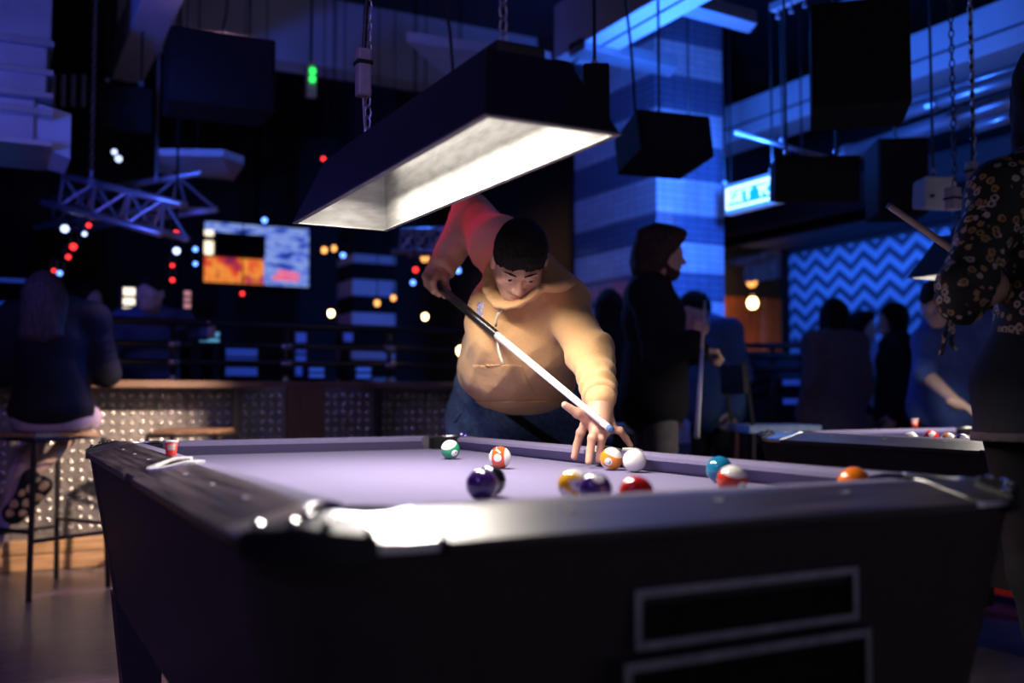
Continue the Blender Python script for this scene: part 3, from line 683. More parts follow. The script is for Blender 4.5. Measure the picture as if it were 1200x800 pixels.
ball(565, 1.77, 'purple', '4', (.045, .015, .12), False, (0, 1, 0), (.9, .6, -.2), 'dark purple ball in front of the black ball, left of the yellow one')
ball(672, 1.75, 'yellow', '9', (.85, .42, .02), True, (.45, .75, -.2), (-.2, -.3, .9), 'yellow-striped ball touching a purple ball at the near rail')
ball(697, 1.68, 'indigo', '12', (.05, .018, .15), False, (-1, .1, .1), (.0, .75, .6), 'dark purple ball touching the yellow one, left of the red ball')
ball_mat('ball_violet', (.06, .02, .16), True)
ball(745, 1.61, 'red', '3', (.62, .02, .02), False, (0, 1, 0), (-.4, .5, -.5), 'plain red ball low behind the near rail')
ball(716, 2.505, 'orange', '13', (.9, .25, .02), True, (.35, .85, .3), (-.33, -.15, .85), 'orange-striped ball beside the bridging hand')
ball(743, 2.43, 'white', '', (.84, .82, .74), False, (0, 1, 0), (1, 0, 0), 'white cue ball right of the orange-striped ball')
ball(842, 2.14, 'blue', '2', (.01, .16, .30), False, (0, 1, 0), (-.4, .6, -.5), 'blue ball behind a red-striped ball by the right rail')
ball(857, 1.86, 'crimson', '15', (.55, .04, .02), True, (.1, .8, .25), (.45, -.1, .85), 'red-striped ball with a cream top, in front of the blue ball')
ball(999, 1.815, 'tangerine', '5', (.9, .2, .01), False, (0, 1, 0), (.3, .9, .4), 'plain orange ball near the right corner pocket')
g2 = 'balls on the second pool table'
for u, v, wd, num, st, lab in ((1066, 3.58, 'white', '', False, 'white cue ball on the second table'), (1090, 3.75, 'red', '3', False, 'red ball next to the white ball on the second table'),
                               (1110, 3.50, 'orange', '13', True, 'orange-striped ball on the second table'), (1126, 3.42, 'violet', '12', True, 'purple-striped ball at the near rail of the second table'), (1142, 3.5, 'crimson', '15', True, 'red-and-white ball beside the floral woman on the second table')):
    ball(u, v, wd, num, (0, 0, 0), st, (.95, .15, .25), (.1, .5, .8), lab, group=g2)
def cup(c, h, r, label):
    t = thing('shot_cup', c, label, 'cup')
    MB().lathe(c, [(r*.78, 0), (r*.80, .002), (r, h*.88), (r*.9, h*.88), (r*.72, .004), (.001, .004)], 20).build('cup', 'red_plastic_glow', t, True)
    MB().lathe((c[0], c[1], c[2]+h*.86), [(r*.96, 0), (r*1.06, .001), (r*1.06, h*.14), (r*.95, h*.14)], 20).build('rim', 'white_plastic', t, True)
    d = nrm((CAM-c)*np.array([1, 1, 0])); s = np.array([-d[1], d[0], 0])
    V = []; n = 6
    for i in range(n+1):
        q = -.6+1.2*i/n; e = d*math.cos(q)+s*math.sin(q)
        V += [np.array(c)+e*(r*.9+.0015)+np.array([0, 0, h*.38]), np.array(c)+e*(r*.985+.0015)+np.array([0, 0, h*.72])]
    MB().add(V, [(2*i, 2*i+2, 2*i+3, 2*i+1) for i in range(n)]).build('label', 'cord_white', t)
cc = on(200.5, 533.5, 2, ZR+.005); cup(cc, .034, .0145, 'small red cup with a white rim standing on the left rail')
cc = on(1072, 500, 2, ZR); cup(cc, .036, .016, 'tiny pinkish red cup on the far rail of the second table')

# ------------------------------------------------------------------ low steel-clad wall, ledges, railing
LW = struct(MB().box(-4.5, 2.3, 3.82, 3.97, 0, 1.0).build('wall_low', 'dark_paint'))
for z0, z1 in ((0.002, .085), (.09, .165)): MB().box(-4.5, 2.3, 3.775, 3.82, z0, z1, .006).build('plinth_board', 'pine', LW)
xs = [-2.6, -1.7, -.8, .10, .687]; xs2 = [.917, 1.6, 2.3]
def tread(x0, x1, parent):
    b = MB(); p = .052; nx = int((x1-x0)/p); nz = int(.80/p)
    for i in range(nx):
        for j in range(nz):
            s = 1 if (i+j) % 2 else -1; cx, cz = x0+p*(i+.5), .19+p*(j+.5); y = 3.808; L, W = .026, .0115
            d = (.707*s, .707); n = (-.707, .707*s)
            V = [(cx+d[0]*L, y, cz+d[1]*L), (cx+n[0]*W, y, cz+n[1]*W), (cx-d[0]*L, y, cz-d[1]*L), (cx-n[0]*W, y, cz-n[1]*W), (cx+d[0]*.010, y-.015, cz+d[1]*.010), (cx-d[0]*.010, y-.015, cz-d[1]*.010)]
            b.add(V, [(0, 1, 4), (0, 4, 3), (1, 2, 5, 4), (4, 5, 2, 3)])
    tag(b.build('tread_pattern', 'plate_steel', parent, True), kind='stuff')
for L in (xs, xs2):
    for x0, x1 in zip(L[:-1], L[1:]):
        pn = MB().box(x0+.002, x1-.002, 3.808, 3.82, .165, 1.0).build('tread_plate', 'plate_shade', LW); tread(x0, x1, pn)
MB().box(.687, .917, 3.78, 3.82, .165, 1.0, .004).build('timber_panel', 'brown_wood', LW)
MB().box(-4.5, 2.3, 3.80, 3.99, 1.0, 1.03, .006).build('cap_board', 'counter_wood', LW)
def ledge(x0, x1, legs, label):
    t = thing('wall_ledge', ((x0+x1)/2, 3.65, 0), label, 'ledge')
    MB().box(x0, x1, 3.50, 3.79, .985, 1.025, .005).build('top', 'counter_wood', t)
    for x in legs: MB().box(x-.022, x+.022, 3.53, 3.575, 0, .985).build('leg', 'black_metal', t)
ledge(-1.9, .46, (.33, -1.8), 'long wooden ledge along the steel wall beside the seated woman')
ledge(1.16, 2.2, (1.18, 2.1), 'dark wooden ledge along the steel wall behind the player')
t = thing('pipe_railing', (0, 3.9, 1.03), 'black pipe railing with collars on top of the low steel wall', 'railing')
for z in (1.375, 1.245, 1.14): MB().tube([(-4.4, 3.9, z), (2.3, 3.9, z)], .019 if z < 1.3 else .024, 10).build('rail', 'black_metal', t, True)
for x in (-2.6, -1.3, .03, .70, 1.38, 2.25):
    ps = MB().tube([(x, 3.9, 1.03), (x, 3.9, 1.375)], .016, 10).build('post', 'black_metal', t, True)
    for z in (1.245, 1.14):
        MB().tube([(x-.035, 3.9, z), (x+.035, 3.9, z)], .028, 10).build('collar', 'dull_steel', ps, True)
    MB().lathe((x, 3.9, 1.03), [(.035, 0), (.035, .008), (.02, .012), (.02, .03)], 12).build('flange', 'dull_steel', ps)
def stool(c, ang, label, lm='counter_wood'):
    t = thing('bar_stool', (c[0], c[1], 0), label, 'stool', 'bar stools along the steel wall')
    P = [(c[0]+.297*math.cos(ang+k*math.pi/2), c[1]+.297*math.sin(ang+k*math.pi/2)) for k in range(4)]
    T = [(c[0]+.26*math.cos(ang+k*math.pi/2), c[1]+.26*math.sin(ang+k*math.pi/2)) for k in range(4)]
    S = [(c[0]+.235*math.cos(ang+k*math.pi/2), c[1]+.235*math.sin(ang+k*math.pi/2)) for k in range(4)]
    MB().prism(S, .745, .765, .006).build('seat', lm, t)
    MB().tube([(x, y, .733) for x, y in T], .014, 8, True).build('seat_frame', 'black_metal', t)
    for k in range(4): MB().tube([(*T[k], .735), (*P[k], 0)], .0135, 8).build('leg', 'black_metal', t)
    for k in range(4):
        h = .27 if k % 2 == 0 else .31; f = h/.735; a = [P[k][i]+(T[k][i]-P[k][i])*f for i in (0, 1)]; k2 = (k+1) % 4; b = [P[k2][i]+(T[k2][i]-P[k2][i])*f for i in (0, 1)]
        MB().tube([(*a, h), (*b, h)], .010, 8).build('footrest', 'black_metal', t)
    return t
ang = math.atan2(-.968, -.25)
stool((-.665, 3.19), ang, 'black-framed bar stool under the seated woman', 'pine')
stool((.06, 3.33), .3, 'empty dark bar stool behind the far rail of the nearest table', 'counter_wood')

# ------------------------------------------------------------------ hanging boxes, sign, trusses, screens
def speaker(name, c, sz, yaw, label, tilt=0., m='black_matte', cut=.0, hang=2, cat='speaker', face=True):
    """box loudspeaker, c = centre; tapered towards the back by cut; hung on rods"""
    t = thing(name, (c[0], c[1], c[2]-sz[2]/2), label, cat); w, d, h = sz[0]/2, sz[1]/2, sz[2]/2
    R = np.array(Matrix.Rotation(yaw, 3, 'Z') @ Matrix.Rotation(tilt, 3, 'X'))
    def T(V): return [np.array(c)+R@np.array(v) for v in V]
    k = 1-cut
    b = MB(); b.hexa(T([(-w, -d, -h), (w, -d, -h), (w*k, d, -h*k), (-w*k, d, -h*k)]), T([(-w, -d, h), (w, -d, h), (w*k, d, h*k), (-w*k, d, h*k)]), .01).build('cabinet', m, t)
    if face:
        MB().hexa(T([(-w*.92, -d-.008, -h*.92), (w*.92, -d-.008, -h*.92), (w*.92, -d+.004, -h*.92), (-w*.92, -d+.004, -h*.92)]), T([(-w*.92, -d-.008, h*.92), (w*.92, -d-.008, h*.92), (w*.92, -d+.004, h*.92), (-w*.92, -d+.004, h*.92)])).build('grille', 'black_matte', t)
    for s in ((-.6, .6) if hang == 2 else (0,) if hang == 1 else ()):
        p = T([(w*s, 0, h)])[0]; MB().tube([p-(0, 0, .01), (p[0], p[1], CZ)], .007, 6).build('hanger', 'black_metal', t)
        MB().ball(p+(0, 0, .03), .016, 5).build('shackle', 'galv_steel', t)
    return t
cy = -YAW
speaker('loudspeaker', at(256, 92, 5.0), (.50, .34, .36), -.05, 'large black loudspeaker hanging at the upper left under the crossbeam')
speaker('wall_monitor', at(145, 128, 5.6), (.30, .08, .25), -.1, 'small black monitor hanging between two chains at the upper left', cat='monitor', face=False)
speaker('loudspeaker', at(775, 172, 5.0), (.40, .32, .22), -.15, 'flat black loudspeaker hanging in front of the tiled pillar', tilt=-.2, cut=.1, hang=1)
speaker('loudspeaker', at(1005, 78, 4.2), (.38, .36, .44), -.75, 'biggest black loudspeaker hanging at the upper right')
speaker('loudspeaker', at(950, 212, 4.9), (.40, .30, .22), -.55, 'dark wedge loudspeaker covering the right end of the lit sign', tilt=.15, cut=.15, hang=2)
speaker('loudspeaker', at(1050, 212, 5.4), (.26, .3, .40), -.6, 'dim tall speaker box left of the small pale speaker', hang=1)
speaker('wall_speaker', at(1093, 228, 4.6), (.155, .14, .155), -.35, 'small pale blue speaker hanging under the thick pipe', tilt=.1, m='pale_panel', cut=.2, hang=1, face=False)
o = bpy.data.objects['wall_speaker']; p = at(1093, 228, 4.45); MB().lathe(at(1094, 229, 4.505), [(.008, -.002), (.008, .012)], 10, 1).build('badge_screw', 'black_plastic', o)
speaker('loudspeaker', at(697, 122, 3.9), (.10, .22, .26), -.5, 'dim black box peeping out behind the near end of the lamp shade', hang=1, face=False)
# right-hand chain with a connector box (holds the second lamp)
b0 = at(1121, 300, 3.95); t = thing('hanging_chain', b0, 'dark chain with a pale connector box beside the floral sleeve', 'chain')
tag(chain_mesh(np.array([b0[0], b0[1], CZ]), b0).build('chain', 'black_metal', t), kind='stuff')
c = at(1117, 233, 3.93); MB().box(c[0]-.025, c[0]+.025, c[1]-.025, c[1]+.025, c[2]-.045, c[2]+.045, .006).build('connector_box', 'wire_grey', t)
MB().box(c[0]-.027, c[0]+.027, c[1]-.027, c[1]+.027, c[2]-.004, c[2]+.004).build('cable_tie', 'black_plastic', t)
for u, D, lab, v1 in ((745, 4.9, 'black cable slanting down to the pillar speaker', 142), (532, 4.4, 'thin dark cable hanging above the lamp shade', 95), (258, 5.4, 'thin dark cable above the upper left speaker', 52)):
    b = at(u, v1, D); a = at(u-14 if u > 300 else u+10, -20, D); MB().tube([b, (a+b)/2+np.array([.01, 0, 0]), a], .007, 6).build('hanging_cable', 'black_plastic'); tag(bpy.data.objects[[x.name for x in bpy.data.objects if x.name.startswith('hanging_cable')][-1]], lab, 'cable')
for u, D, lab in ((107, 5.3, 'left chain holding the crossed trusses'), (183, 5.9, 'right chain holding the crossed trusses')):
    b = at(u, 214, D); t = tag(chain_mesh(np.array([b[0], b[1], CZ]), b).build('truss_chain', 'galv_steel'), 'thin '+lab, 'chain')
    t['kind'] = 'stuff'

# lit sign
S0 = np.array([3.6, 3.212, 2.201]); S1 = np.array([3.6, 2.50, 2.201]); H = .205
t = thing('lit_sign', S0, 'cyan lit sign reading GET YOUR hanging by the tiled pillar', 'sign')
def sgn(y0, y1, z0, z1, x0, x1, nm, m): return MB().box(3.6+x0, 3.6+x1, S0[1]-y1, S0[1]-y0, 2.201+z0, 2.201+z1, .004).build(nm, m, t)
LS = .75
sgn(0, LS, 0, H, 0, .06, 'case', 'sign_case'); sgn(.012, LS-.012, .012, H-.012, -.004, .001, 'panel', 'sign_cyan')
for nm, a in (('border_bar', (.022, LS-.022, H-.048, H-.026)), ('border_bar', (.022, LS-.022, .026, .046)), ('border_bar', (.022, .045, .046, H-.048)), ('border_bar', (LS-.045, LS-.022, .046, H-.048))): sgn(*a, -.012, -.003, nm, 'sign_white')
for yq in (.03, LS-.03): MB().tube([(3.63, S0[1]-yq, 2.201+H), (3.63, S0[1]-yq, CZ)], .006, 6).build('hanger', 'black_metal', t)
yy = .095
for ch in 'GET YOUR':
    if ch == ' ': yy += .05; continue
    V, F = text_mesh(ch, .118, .004); V = [(3.6-.010+p[2], S0[1]-yy-p[0], 2.201+H/2-.002+p[1]*.92) for p in V]
    MB().add(V, F).build('letter', 'sign_white', t); yy += .078
# crossed trusses
def truss(A, B, w, label):
    A = np.array(A); B = np.array(B); t = thing('lighting_truss', A, label, 'truss', 'crossed trusses'); d = nrm(B-A); s = nrm(np.cross(d, (0, 0, 1))); u = np.cross(s, d)
    offs = [u*w*.6, -u*w*.4+s*w*.55, -u*w*.4-s*w*.55]; n = 7
    for o_ in offs: MB().tube([A+o_, B+o_], .02, 8).build('chord', 'galv_steel', t, True)
    for k in range(n):
        p = A+(B-A)*k/n; q = A+(B-A)*(k+1)/n
        for i, j in ((0, 1), (0, 2), (1, 2)):
            a, b = (p, q) if k % 2 == 0 else (q, p)
            MB().tube([a+offs[i], b+offs[j]], .009, 5).build('brace', 'galv_steel', t)
truss(at(70, 226, 5.6), at(208, 262, 5.2), .17, 'bluish lighting truss sloping down to the right, upper left')
truss(at(60, 253, 6.6), at(236, 226, 5.8), .20, 'reddish lighting truss sloping up to the right, upper left')
truss(at(470, 286, 7.2), at(530, 284, 6.9), .16, 'short violet lighting truss behind the raised arm')
def par(c, aim, m, label, r=.035):
    c = np.array(c); t = thing('stage_light', c, label, 'stage light', 'stage lights on the trusses'); d = nrm(np.array(aim)-c)
    MB().tube([c-d*.13, c-d*.10, c], r, 10, taper=[r*.45, r*.9, r]).build('can', 'black_matte', t, True)
    MB().tube([c-d*.004, c+d*.004], r*.86, 10).build('lens', m, t)
    y = nrm(np.cross(d, (0, 0, 1))); MB().tube([c-d*.06+y*r*1.2, c-d*.07+y*r*1.1+np.array([0, 0, .07]), c-d*.07-y*r*1.1+np.array([0, 0, .07]), c-d*.06-y*r*1.2], .006, 5).build('yoke', 'black_metal', t)
    p = c-d*.07+np.array([0, 0, .07]); MB().tube([p, (p[0], p[1], CZ)], .004, 5).build('drop_pole', 'black_matte', t)
for u, v, D, m, r, lab in ((76, 268, 5.6, 'white_lens', .026, 'pale stage light at the left end of the crossed trusses'), (99, 274, 5.7, 'white_lens', .016, 'small greyish stage light below the crossed trusses'),
        (86, 289, 5.7, 'red_lens', .022, 'red stage light below the left half of the trusses'), (80, 301, 5.8, 'red_lens', .017, 'small red stage light above the seated woman, upper one'), (104, 264, 5.6, 'red_lens', .016, 'red stage light on the lower truss bar, left part'),
        (70, 320, 6.0, 'blue_lens', .018, 'blue stage light over the hair of the seated woman'), (63, 317, 6.0, 'red_lens', .014, 'dim red stage light beside the blue one over the seated woman'),
        (206, 274, 5.5, 'red_lens', .024, 'bright red stage light at the right end of the trusses'), (207, 294, 5.5, 'white_lens', .024, 'pale stage light under the right end of the trusses'),
        (229, 292, 6.0, 'blue_lens', .018, 'upper blue stage light left of the screen'), (229, 309, 6.0, 'blue_lens', .016, 'lower blue stage light left of the screen'), (202, 328, 6.0, 'red_lens', .016, 'low red stage light left of the screen'), (202, 311, 6.0, 'red_lens', .014, 'magenta stage light just above the low red one'),
        (310, 258, 6.6, 'blue_lens', .022, 'blue stage light above the screen'), (402, 299, 7.0, 'blue_lens', .022, 'blue stage light between the screen and the far pillar'), (284, 344, 7.0, 'red_lens', .018, 'tiny red light below the screen'),
        (537, 317, 6.6, 'blue_lens', .022, 'blue stage light below the raised arm'), (484, 331, 6.6, 'blue_lens', .020, 'blue stage light left of the cue hand'), (487, 316, 6.6, 'red_lens', .022, 'red stage light left of the cue hand'),
        (134, 178, 6.4, 'white_lens', .02, 'pale spotlight above the trusses, upper of a pair'), (139, 186, 6.4, 'white_lens', .024, 'pale spotlight above the trusses, lower of a pair'), (379, 186, 6.8, 'red_lens', .018, 'red stage light left of the lamp chain')):
    par(at(u, v, D), CAM+np.array([0, 0, .3]), m, lab, r)
c = at(366, 90, 6.0); t = thing('emergency_light', c-(0, 0, .07), 'small green emergency light below the crossbeam', 'emergency light')
MB().box(c[0]-.03, c[0]+.03, c[1]-.0, c[1]+.05, c[2]-.12, c[2]+.09, .008).build('case', 'pale_panel', t)
MB().tube([c+np.array([0, .03, .08]), np.array([c[0], c[1]+.03, CZ])], .008, 6).build('conduit', 'black_metal', t)
for dz in (.035, -.015): MB().ball(c+np.array([0, -.005, dz]), .021, 6).build('green_lamp', 'green_lens', t, True)
# pendant bulbs
def bulb(u, v, D, m, r, label):
    c = at(u, v, D); t = thing('pendant_bulb', c-(0, 0, r), label, 'pendant lamp', 'small pendant bulbs'); MB().ball(c, r, 8, (1, 1, 1.15)).build('bulb', m, t, True)
    MB().lathe((c[0], c[1], c[2]+r), [(r*.5, 0), (r*.55, .03), (.006, .04)], 10).build('holder', 'black_plastic', t); MB().tube([(c[0], c[1], c[2]+r+.03), (c[0], c[1], CZ)], .004, 5).build('cord', 'black_plastic', t)
for a in ((388, 367, 7.0, 'bulb_warm', .022, 'bright warm bulb below the screen, above the railing'), (498, 371, 7.0, 'bulb_warm', .021, 'bright warm bulb just left of the player above the railing'), (442, 355, 7.6, 'bulb_amber', .022, 'amber bulb on the far pillar, left of two'),
          (461, 349, 7.6, 'bulb_amber', .020, 'amber bulb on the far pillar, right of two'), (540.5, 411, 6.4, 'bulb_warm', .030, 'white bulb peeping out at the hoodie side'), (882, 355, 10.0, 'bulb_warm', .05, 'warm bulb in front of the orange boards, lower of two'), (881, 330, 10.3, 'bulb_amber', .05, 'amber bulb in front of the orange boards, upper of two'),
          (380, 293, 7.5, 'bulb_amber', .022, 'slanted amber lamp right of the screen, left one'), (391, 291, 7.5, 'bulb_amber', .022, 'slanted amber lamp right of the screen, right one'), (498, 302, 7.4, 'bulb_amber', .03, 'amber lamp above the cue hand')): bulb(*a)
q = at(882, 350, 9.6); spot('alcove_bulb_light', q, q+np.array([.25, 1, -.12]), (1, .5, .2), 170, 72, .6, .08)
# screens
q = [on(240, 262, 1, 7.0), on(361, 335, 1, 7.0)]; x0, x1, z0, z1 = q[0][0], q[1][0], q[1][2]-.01, q[0][2]+.02
t = thing('video_screen', ((x0+x1)/2, 7.0, z0), 'large video screen with orange, red and blue images above the bar', 'screen')
MB().box(x0-.015, x1+.015, 7.0, 7.05, z0-.015, z1+.015, .005).build('bezel', 'black_plastic', t)
MB().tube([((x0+x1)/2, 7.04, z1), ((x0+x1)/2, 7.04, CZ)], .02, 8).build('ceiling_mount', 'black_matte', t)
xm = x0+(x1-x0)*.56; zm = z0+(z1-z0)*.42
MB().box(x0, xm, 6.99, 7.0, z0, zm).build('picture_warm', 'screen_warm', t); MB().box(xm, x1, 6.99, 7.0, z0, z1).build('picture_blue', 'screen_blue', t); MB().box(x0, xm, 6.99, 7.0, z1-.09, z1).build('picture_strip', 'screen_blue', t)
for zz, hh in ((zm+.02, .12), (zm+.19, .05)): MB().box(x0+.0, x0+.075, 6.985, 7.0, zz, zz+hh).build('picture_bar', 'display_warm', t)
pc = on(338, 322, 1, 6.98)
for k in range(3): MB().hexa([(pc[0]-.14+.03*k, 6.982, pc[2]-.05+.035*k), (pc[0]+.10, 6.982, pc[2]-.055+.03*k), (pc[0]+.10, 6.99, pc[2]-.055+.03*k), (pc[0]-.14+.03*k, 6.99, pc[2]-.05+.035*k)], [(pc[0]-.16+.03*k, 6.982, pc[2]-.025+.035*k), (pc[0]+.11, 6.982, pc[2]-.04+.03*k), (pc[0]+.11, 6.99, pc[2]-.04+.03*k), (pc[0]-.16+.03*k, 6.99, pc[2]-.025+.035*k)]).build('picture_streak', mat('screen_red', (1, .1, .05), .4, em=(1, .09, .04), es=1.1) if 'screen_red' not in MATS else 'screen_red', t)
MB().box(x0+.08, x0+.53, 6.90, 6.99, zm+.01, z1-.10, .01).build('speaker_bar', 'black_matte', t)
def glow_box(name, u0, v0, u1, v1, D, m, label, cat, bars=0):
    a = at(u0, v1, D); b = at(u1, v0, D); X0, X1, Z0, Z1 = a[0], b[0], a[2], b[2]; y = (a[1]+b[1])/2
    t = thing(name, ((X0+X1)/2, y, Z0), label, cat); MB().box(X0-.02, X1+.02, y, y+.12, Z0-.02, Z1+.02, .005).build('case', 'black_plastic', t)
    MB().box(X0, X1, y-.006, y, Z0, Z1).build('lit_front', m, t)
    MB().box((X0+X1)/2-.03, (X0+X1)/2+.03, y+.04, y+.10, 0, Z0).build('stand', 'black_matte', t)
    for k in range(bars): z = Z0+(Z1-Z0)*(k+1)/(bars+1); MB().box(X0-.01, X1+.01, y-.014, y-.006, z-.008, z+.008).build('shelf_bar', 'black_plastic', t)
    return t
glow_box('menu_display', 143, 337, 159, 380, 6.6, 'display_warm', 'warm lit display column beside the man behind the railing', 'display', 3)
glow_box('menu_display', 215, 341, 224, 361, 7.2, 'display_pink', 'small pinkish lit display right of the man behind the railing', 'display', 2)
glow_box('bar_screen', -14, 381, 18, 397, 6.8, 'display_cyan', 'cyan screen at the left edge behind the seated woman', 'screen')
glow_box('bar_screen', 233, 389, 258, 402, 7.0, 'display_cyan', 'bluish bar screen under the big screen, left', 'screen', 1)
glow_box('bottle_fridge', 262, 408, 304, 440, 7.4, 'dim_blue_glow', 'blue-lit bottle fridge behind the railing under the video screen', 'fridge', 2)
glow_box('bottle_fridge', 345, 390, 360, 440, 7.4, 'dim_blue_glow', 'narrow blue-lit fridge behind the railing post', 'fridge', 3)
glow_box('bottle_fridge', 416, 430, 436, 443, 7.0, 'blue_glow', 'small blue-lit box at the low wall below the far pillar', 'fridge', 1)
glow_box('bottle_fridge', 361, 431, 381, 442, 7.0, 'blue_glow', 'small blue-lit box at the low wall above the timber panel', 'fridge', 1)
glow_box('bottle_fridge', 402, 390, 414, 400, 7.6, 'dim_blue_glow', 'tiny blue-lit box left of the far pillar', 'fridge', 0)
t = thing('back_bar_shelf', at(5, 440, 7.6), 'dark back-bar shelving with blue light strips at the left edge', 'shelf')
a = at(-60, 300, 7.6); b = at(30, 440, 7.6)
MB().box(a[0]-.3, b[0], 6.2, 6.5, 0, 2.3).build('carcass', 'black_matte', t)
for v in (316, 346, 352, 359, 371, 408): z = at(10, v, 6.9)[2]; MB().box(a[0]-.3, b[0]-.02, 6.16, 6.20, z-.01, z+.012).build('light_strip', 'dim_blue_glow', t)
# dark back counter the screens and fridges stand on
t = thing('back_counter', (.6, 7.2, 0), 'dark back counter beyond the pipe railing', 'counter'); MB().box(-4.5, 3.0, 5.6, 6.1, 0, .95, .01).build('body', 'black_matte', t); MB().box(-4.5, 3.0, 5.55, 6.15, .95, 1.0, .01).build('worktop', 'black_metal', t)
# swagged fabric and low rails in the alcove
t = thing('fabric_swag', at(887, 300, 9.8), 'pinkish fabric swag hung across the alcove right of the pillar', 'fabric')
P = [at(853, 308, 9.6), at(870, 306, 9.6), at(890, 301, 9.6), at(906, 294, 9.6), at(921, 285, 9.6)]
MB().tube(P, .035, 8, taper=[.03, .045, .03, .045, .03]).build('swag', 'fabric_pink', t, True)
for q in (P[0], P[-1]): MB().tube([q, (q[0], q[1], CZ)], .006, 5).build('hanging_cord', 'black_matte', t)
V = []; n = 14
for i in range(n+1):
    p = at(872+48*i/n, 305-19*i/n, 9.65); V += [p, p-np.array([.03*math.sin(i*1.9), .05*math.sin(i*1.9), .22+.10*i/n])]
MB().add(V, [(2*i, 2*i+2, 2*i+3, 2*i+1) for i in range(n)]).build('drape', 'fabric_pink', t, True)
t = thing('arcade_railing', at(890, 440, 7.2), 'dark railing in front of the orange boards with bluish top', 'railing')
for v, m in ((405, 'black_metal'), (418, 'black_metal'), (432, 'black_metal')): MB().tube([at(868, v, 7.4), at(950, v, 7.0)], .022, 8).build('rail', m, t, True)
for u in (872, 905, 940): MB().tube([at(u, 405, 7.25), np.array([*at(u, 405, 7.25)[:2], 0])], .02, 8).build('post', 'black_metal', t)
def chair(c, yaw, label):
    t = thing('tall_chair', (*c, 0), label, 'chair'); R = np.array(Matrix.Rotation(yaw, 3, 'Z')); c3 = np.array([*c, 0.])
    def T(p): return c3+R@np.array(p)
    for sx in (-1, 1):
        for sy in (-1, 1): MB().tube([T((sx*.2, sy*.2, 0)), T((sx*.17, sy*.17, .74))], .014, 6).build('leg', 'black_metal', t)
        MB().tube([T((sx*.17, .17, .74)), T((sx*.18, .22, 1.12))], .014, 6).build('back_post', 'black_metal', t)
    MB().hexa([T((-.2, -.2, .74)), T((.2, -.2, .74)), T((.2, .2, .74)), T((-.2, .2, .74))], [T((-.2, -.2, .78)), T((.2, -.2, .78)), T((.2, .2, .78)), T((-.2, .2, .78))]).build('seat', 'pale_blue_cloth', t)
    MB().hexa([T((-.19, .2, .95)), T((.19, .2, .95)), T((.19, .23, .95)), T((-.19, .23, .95))], [T((-.19, .21, 1.12)), T((.19, .21, 1.12)), T((.19, .24, 1.12)), T((-.19, .24, 1.12))], .006).build('back_panel', 'black_plastic', t)
p = at(730, 500, 5.65); chair((p[0], p[1]), .4, 'bluish tall chair behind the bridging arm')
p = at(905, 500, 5.6); chair((p[0], p[1]), 1.2, 'tall chair with blue seat right of the man in the denim shirt')
p = at(918, 420, 7.7); t = thing('game_console', (p[0], p[1], 0), 'dark arcade console with blue-lit edges left of the grey jacket', 'arcade console')
MB().hexa([(p[0]-.25, p[1]-.25, 0), (p[0]+.25, p[1]-.25, 0), (p[0]+.25, p[1]+.25, 0), (p[0]-.25, p[1]+.25, 0)], [(p[0]-.25, p[1]-.25, 1.05), (p[0]+.25, p[1]-.25, 1.05), (p[0]+.25, p[1]+.25, 1.3), (p[0]-.25, p[1]+.25, 1.3)], .01).build('body', 'black_plastic', t)
for z in (1.12, .98): MB().box(p[0]-.24, p[0]+.22, p[1]-.262, p[1]-.248, z-.10, z-.06).build('light_strip', 'dim_blue_glow', t)

# ------------------------------------------------------------------ people
def head_prims(o, M, s=1., detail=True):
    L = lambda x, y, z: np.array(o)+M@(np.array([x, y, z])*s)
    def E(c, r, k=.02, op='u', R=None): return ell(L(*c), np.array(r)*s, M if R is None else M@R, k*s, op)
    def Cn(a, b, ra, rb, k=.02, op='u'): return cone(L(*a), L(*b), ra*s, rb*s, k*s, op)
    p = [E((0, -.014, .028), (.076, .096, .089), .03), E((0, .022, -.030), (.063, .070, .080), .03), E((0, .050, -.078), (.040, .042, .036), .03),
         Cn((-.054, -.005, -.055), (-.018, .062, -.100), .018, .016, .025), Cn((.054, -.005, -.055), (.018, .062, -.100), .018, .016, .025), E((0, .074, -.100), (.020, .017, .015), .015),
         Cn((0, .082, .010), (0, .104, -.024), .008, .0105, .010), E((0, .107, -.030), (.0115, .0115, .010), k=.008)]
    if detail:
        for q in (-1, 1):
            p += [Cn((q*.012, .083, .020), (q*.046, .070, .020), .011, .009, .012), E((q*.047, .060, -.022), (.020, .022, .017), .018), E((q*.013, .097, -.034), (.0085, .011, .008), .006),
                  E((q*.031, .093, .001), (.0175, .014, .0105), .010, 's'), E((q*.031, .0785, .0090), (.0165, .0130, .0065), .004), E((q*.031, .0770, -.0105), (.0160, .0120, .0050), .004)]
        p += [E((0, .083, -.062), (.024, .012, .0062), .005), E((0, .081, -.0725), (.020, .012, .0068), .005), Cn((-.022, .0915, -.0668), (.022, .0915, -.0668), .0022, .0022, .003, 's'), E((0, .093, -.052), (.004, .006, .007), .005, 's')]
    Rr = np.array(Matrix.Rotation(-.15, 3, 'X'))
    for q in (-1, 1):
        p += [E((q*.080, -.006, -.010), (.009, .019, .031), .006, R=Rr)]
        if detail: p += [E((q*.088, .000, -.006), (.006, .010, .017), .004, 's', Rr)]
    return p
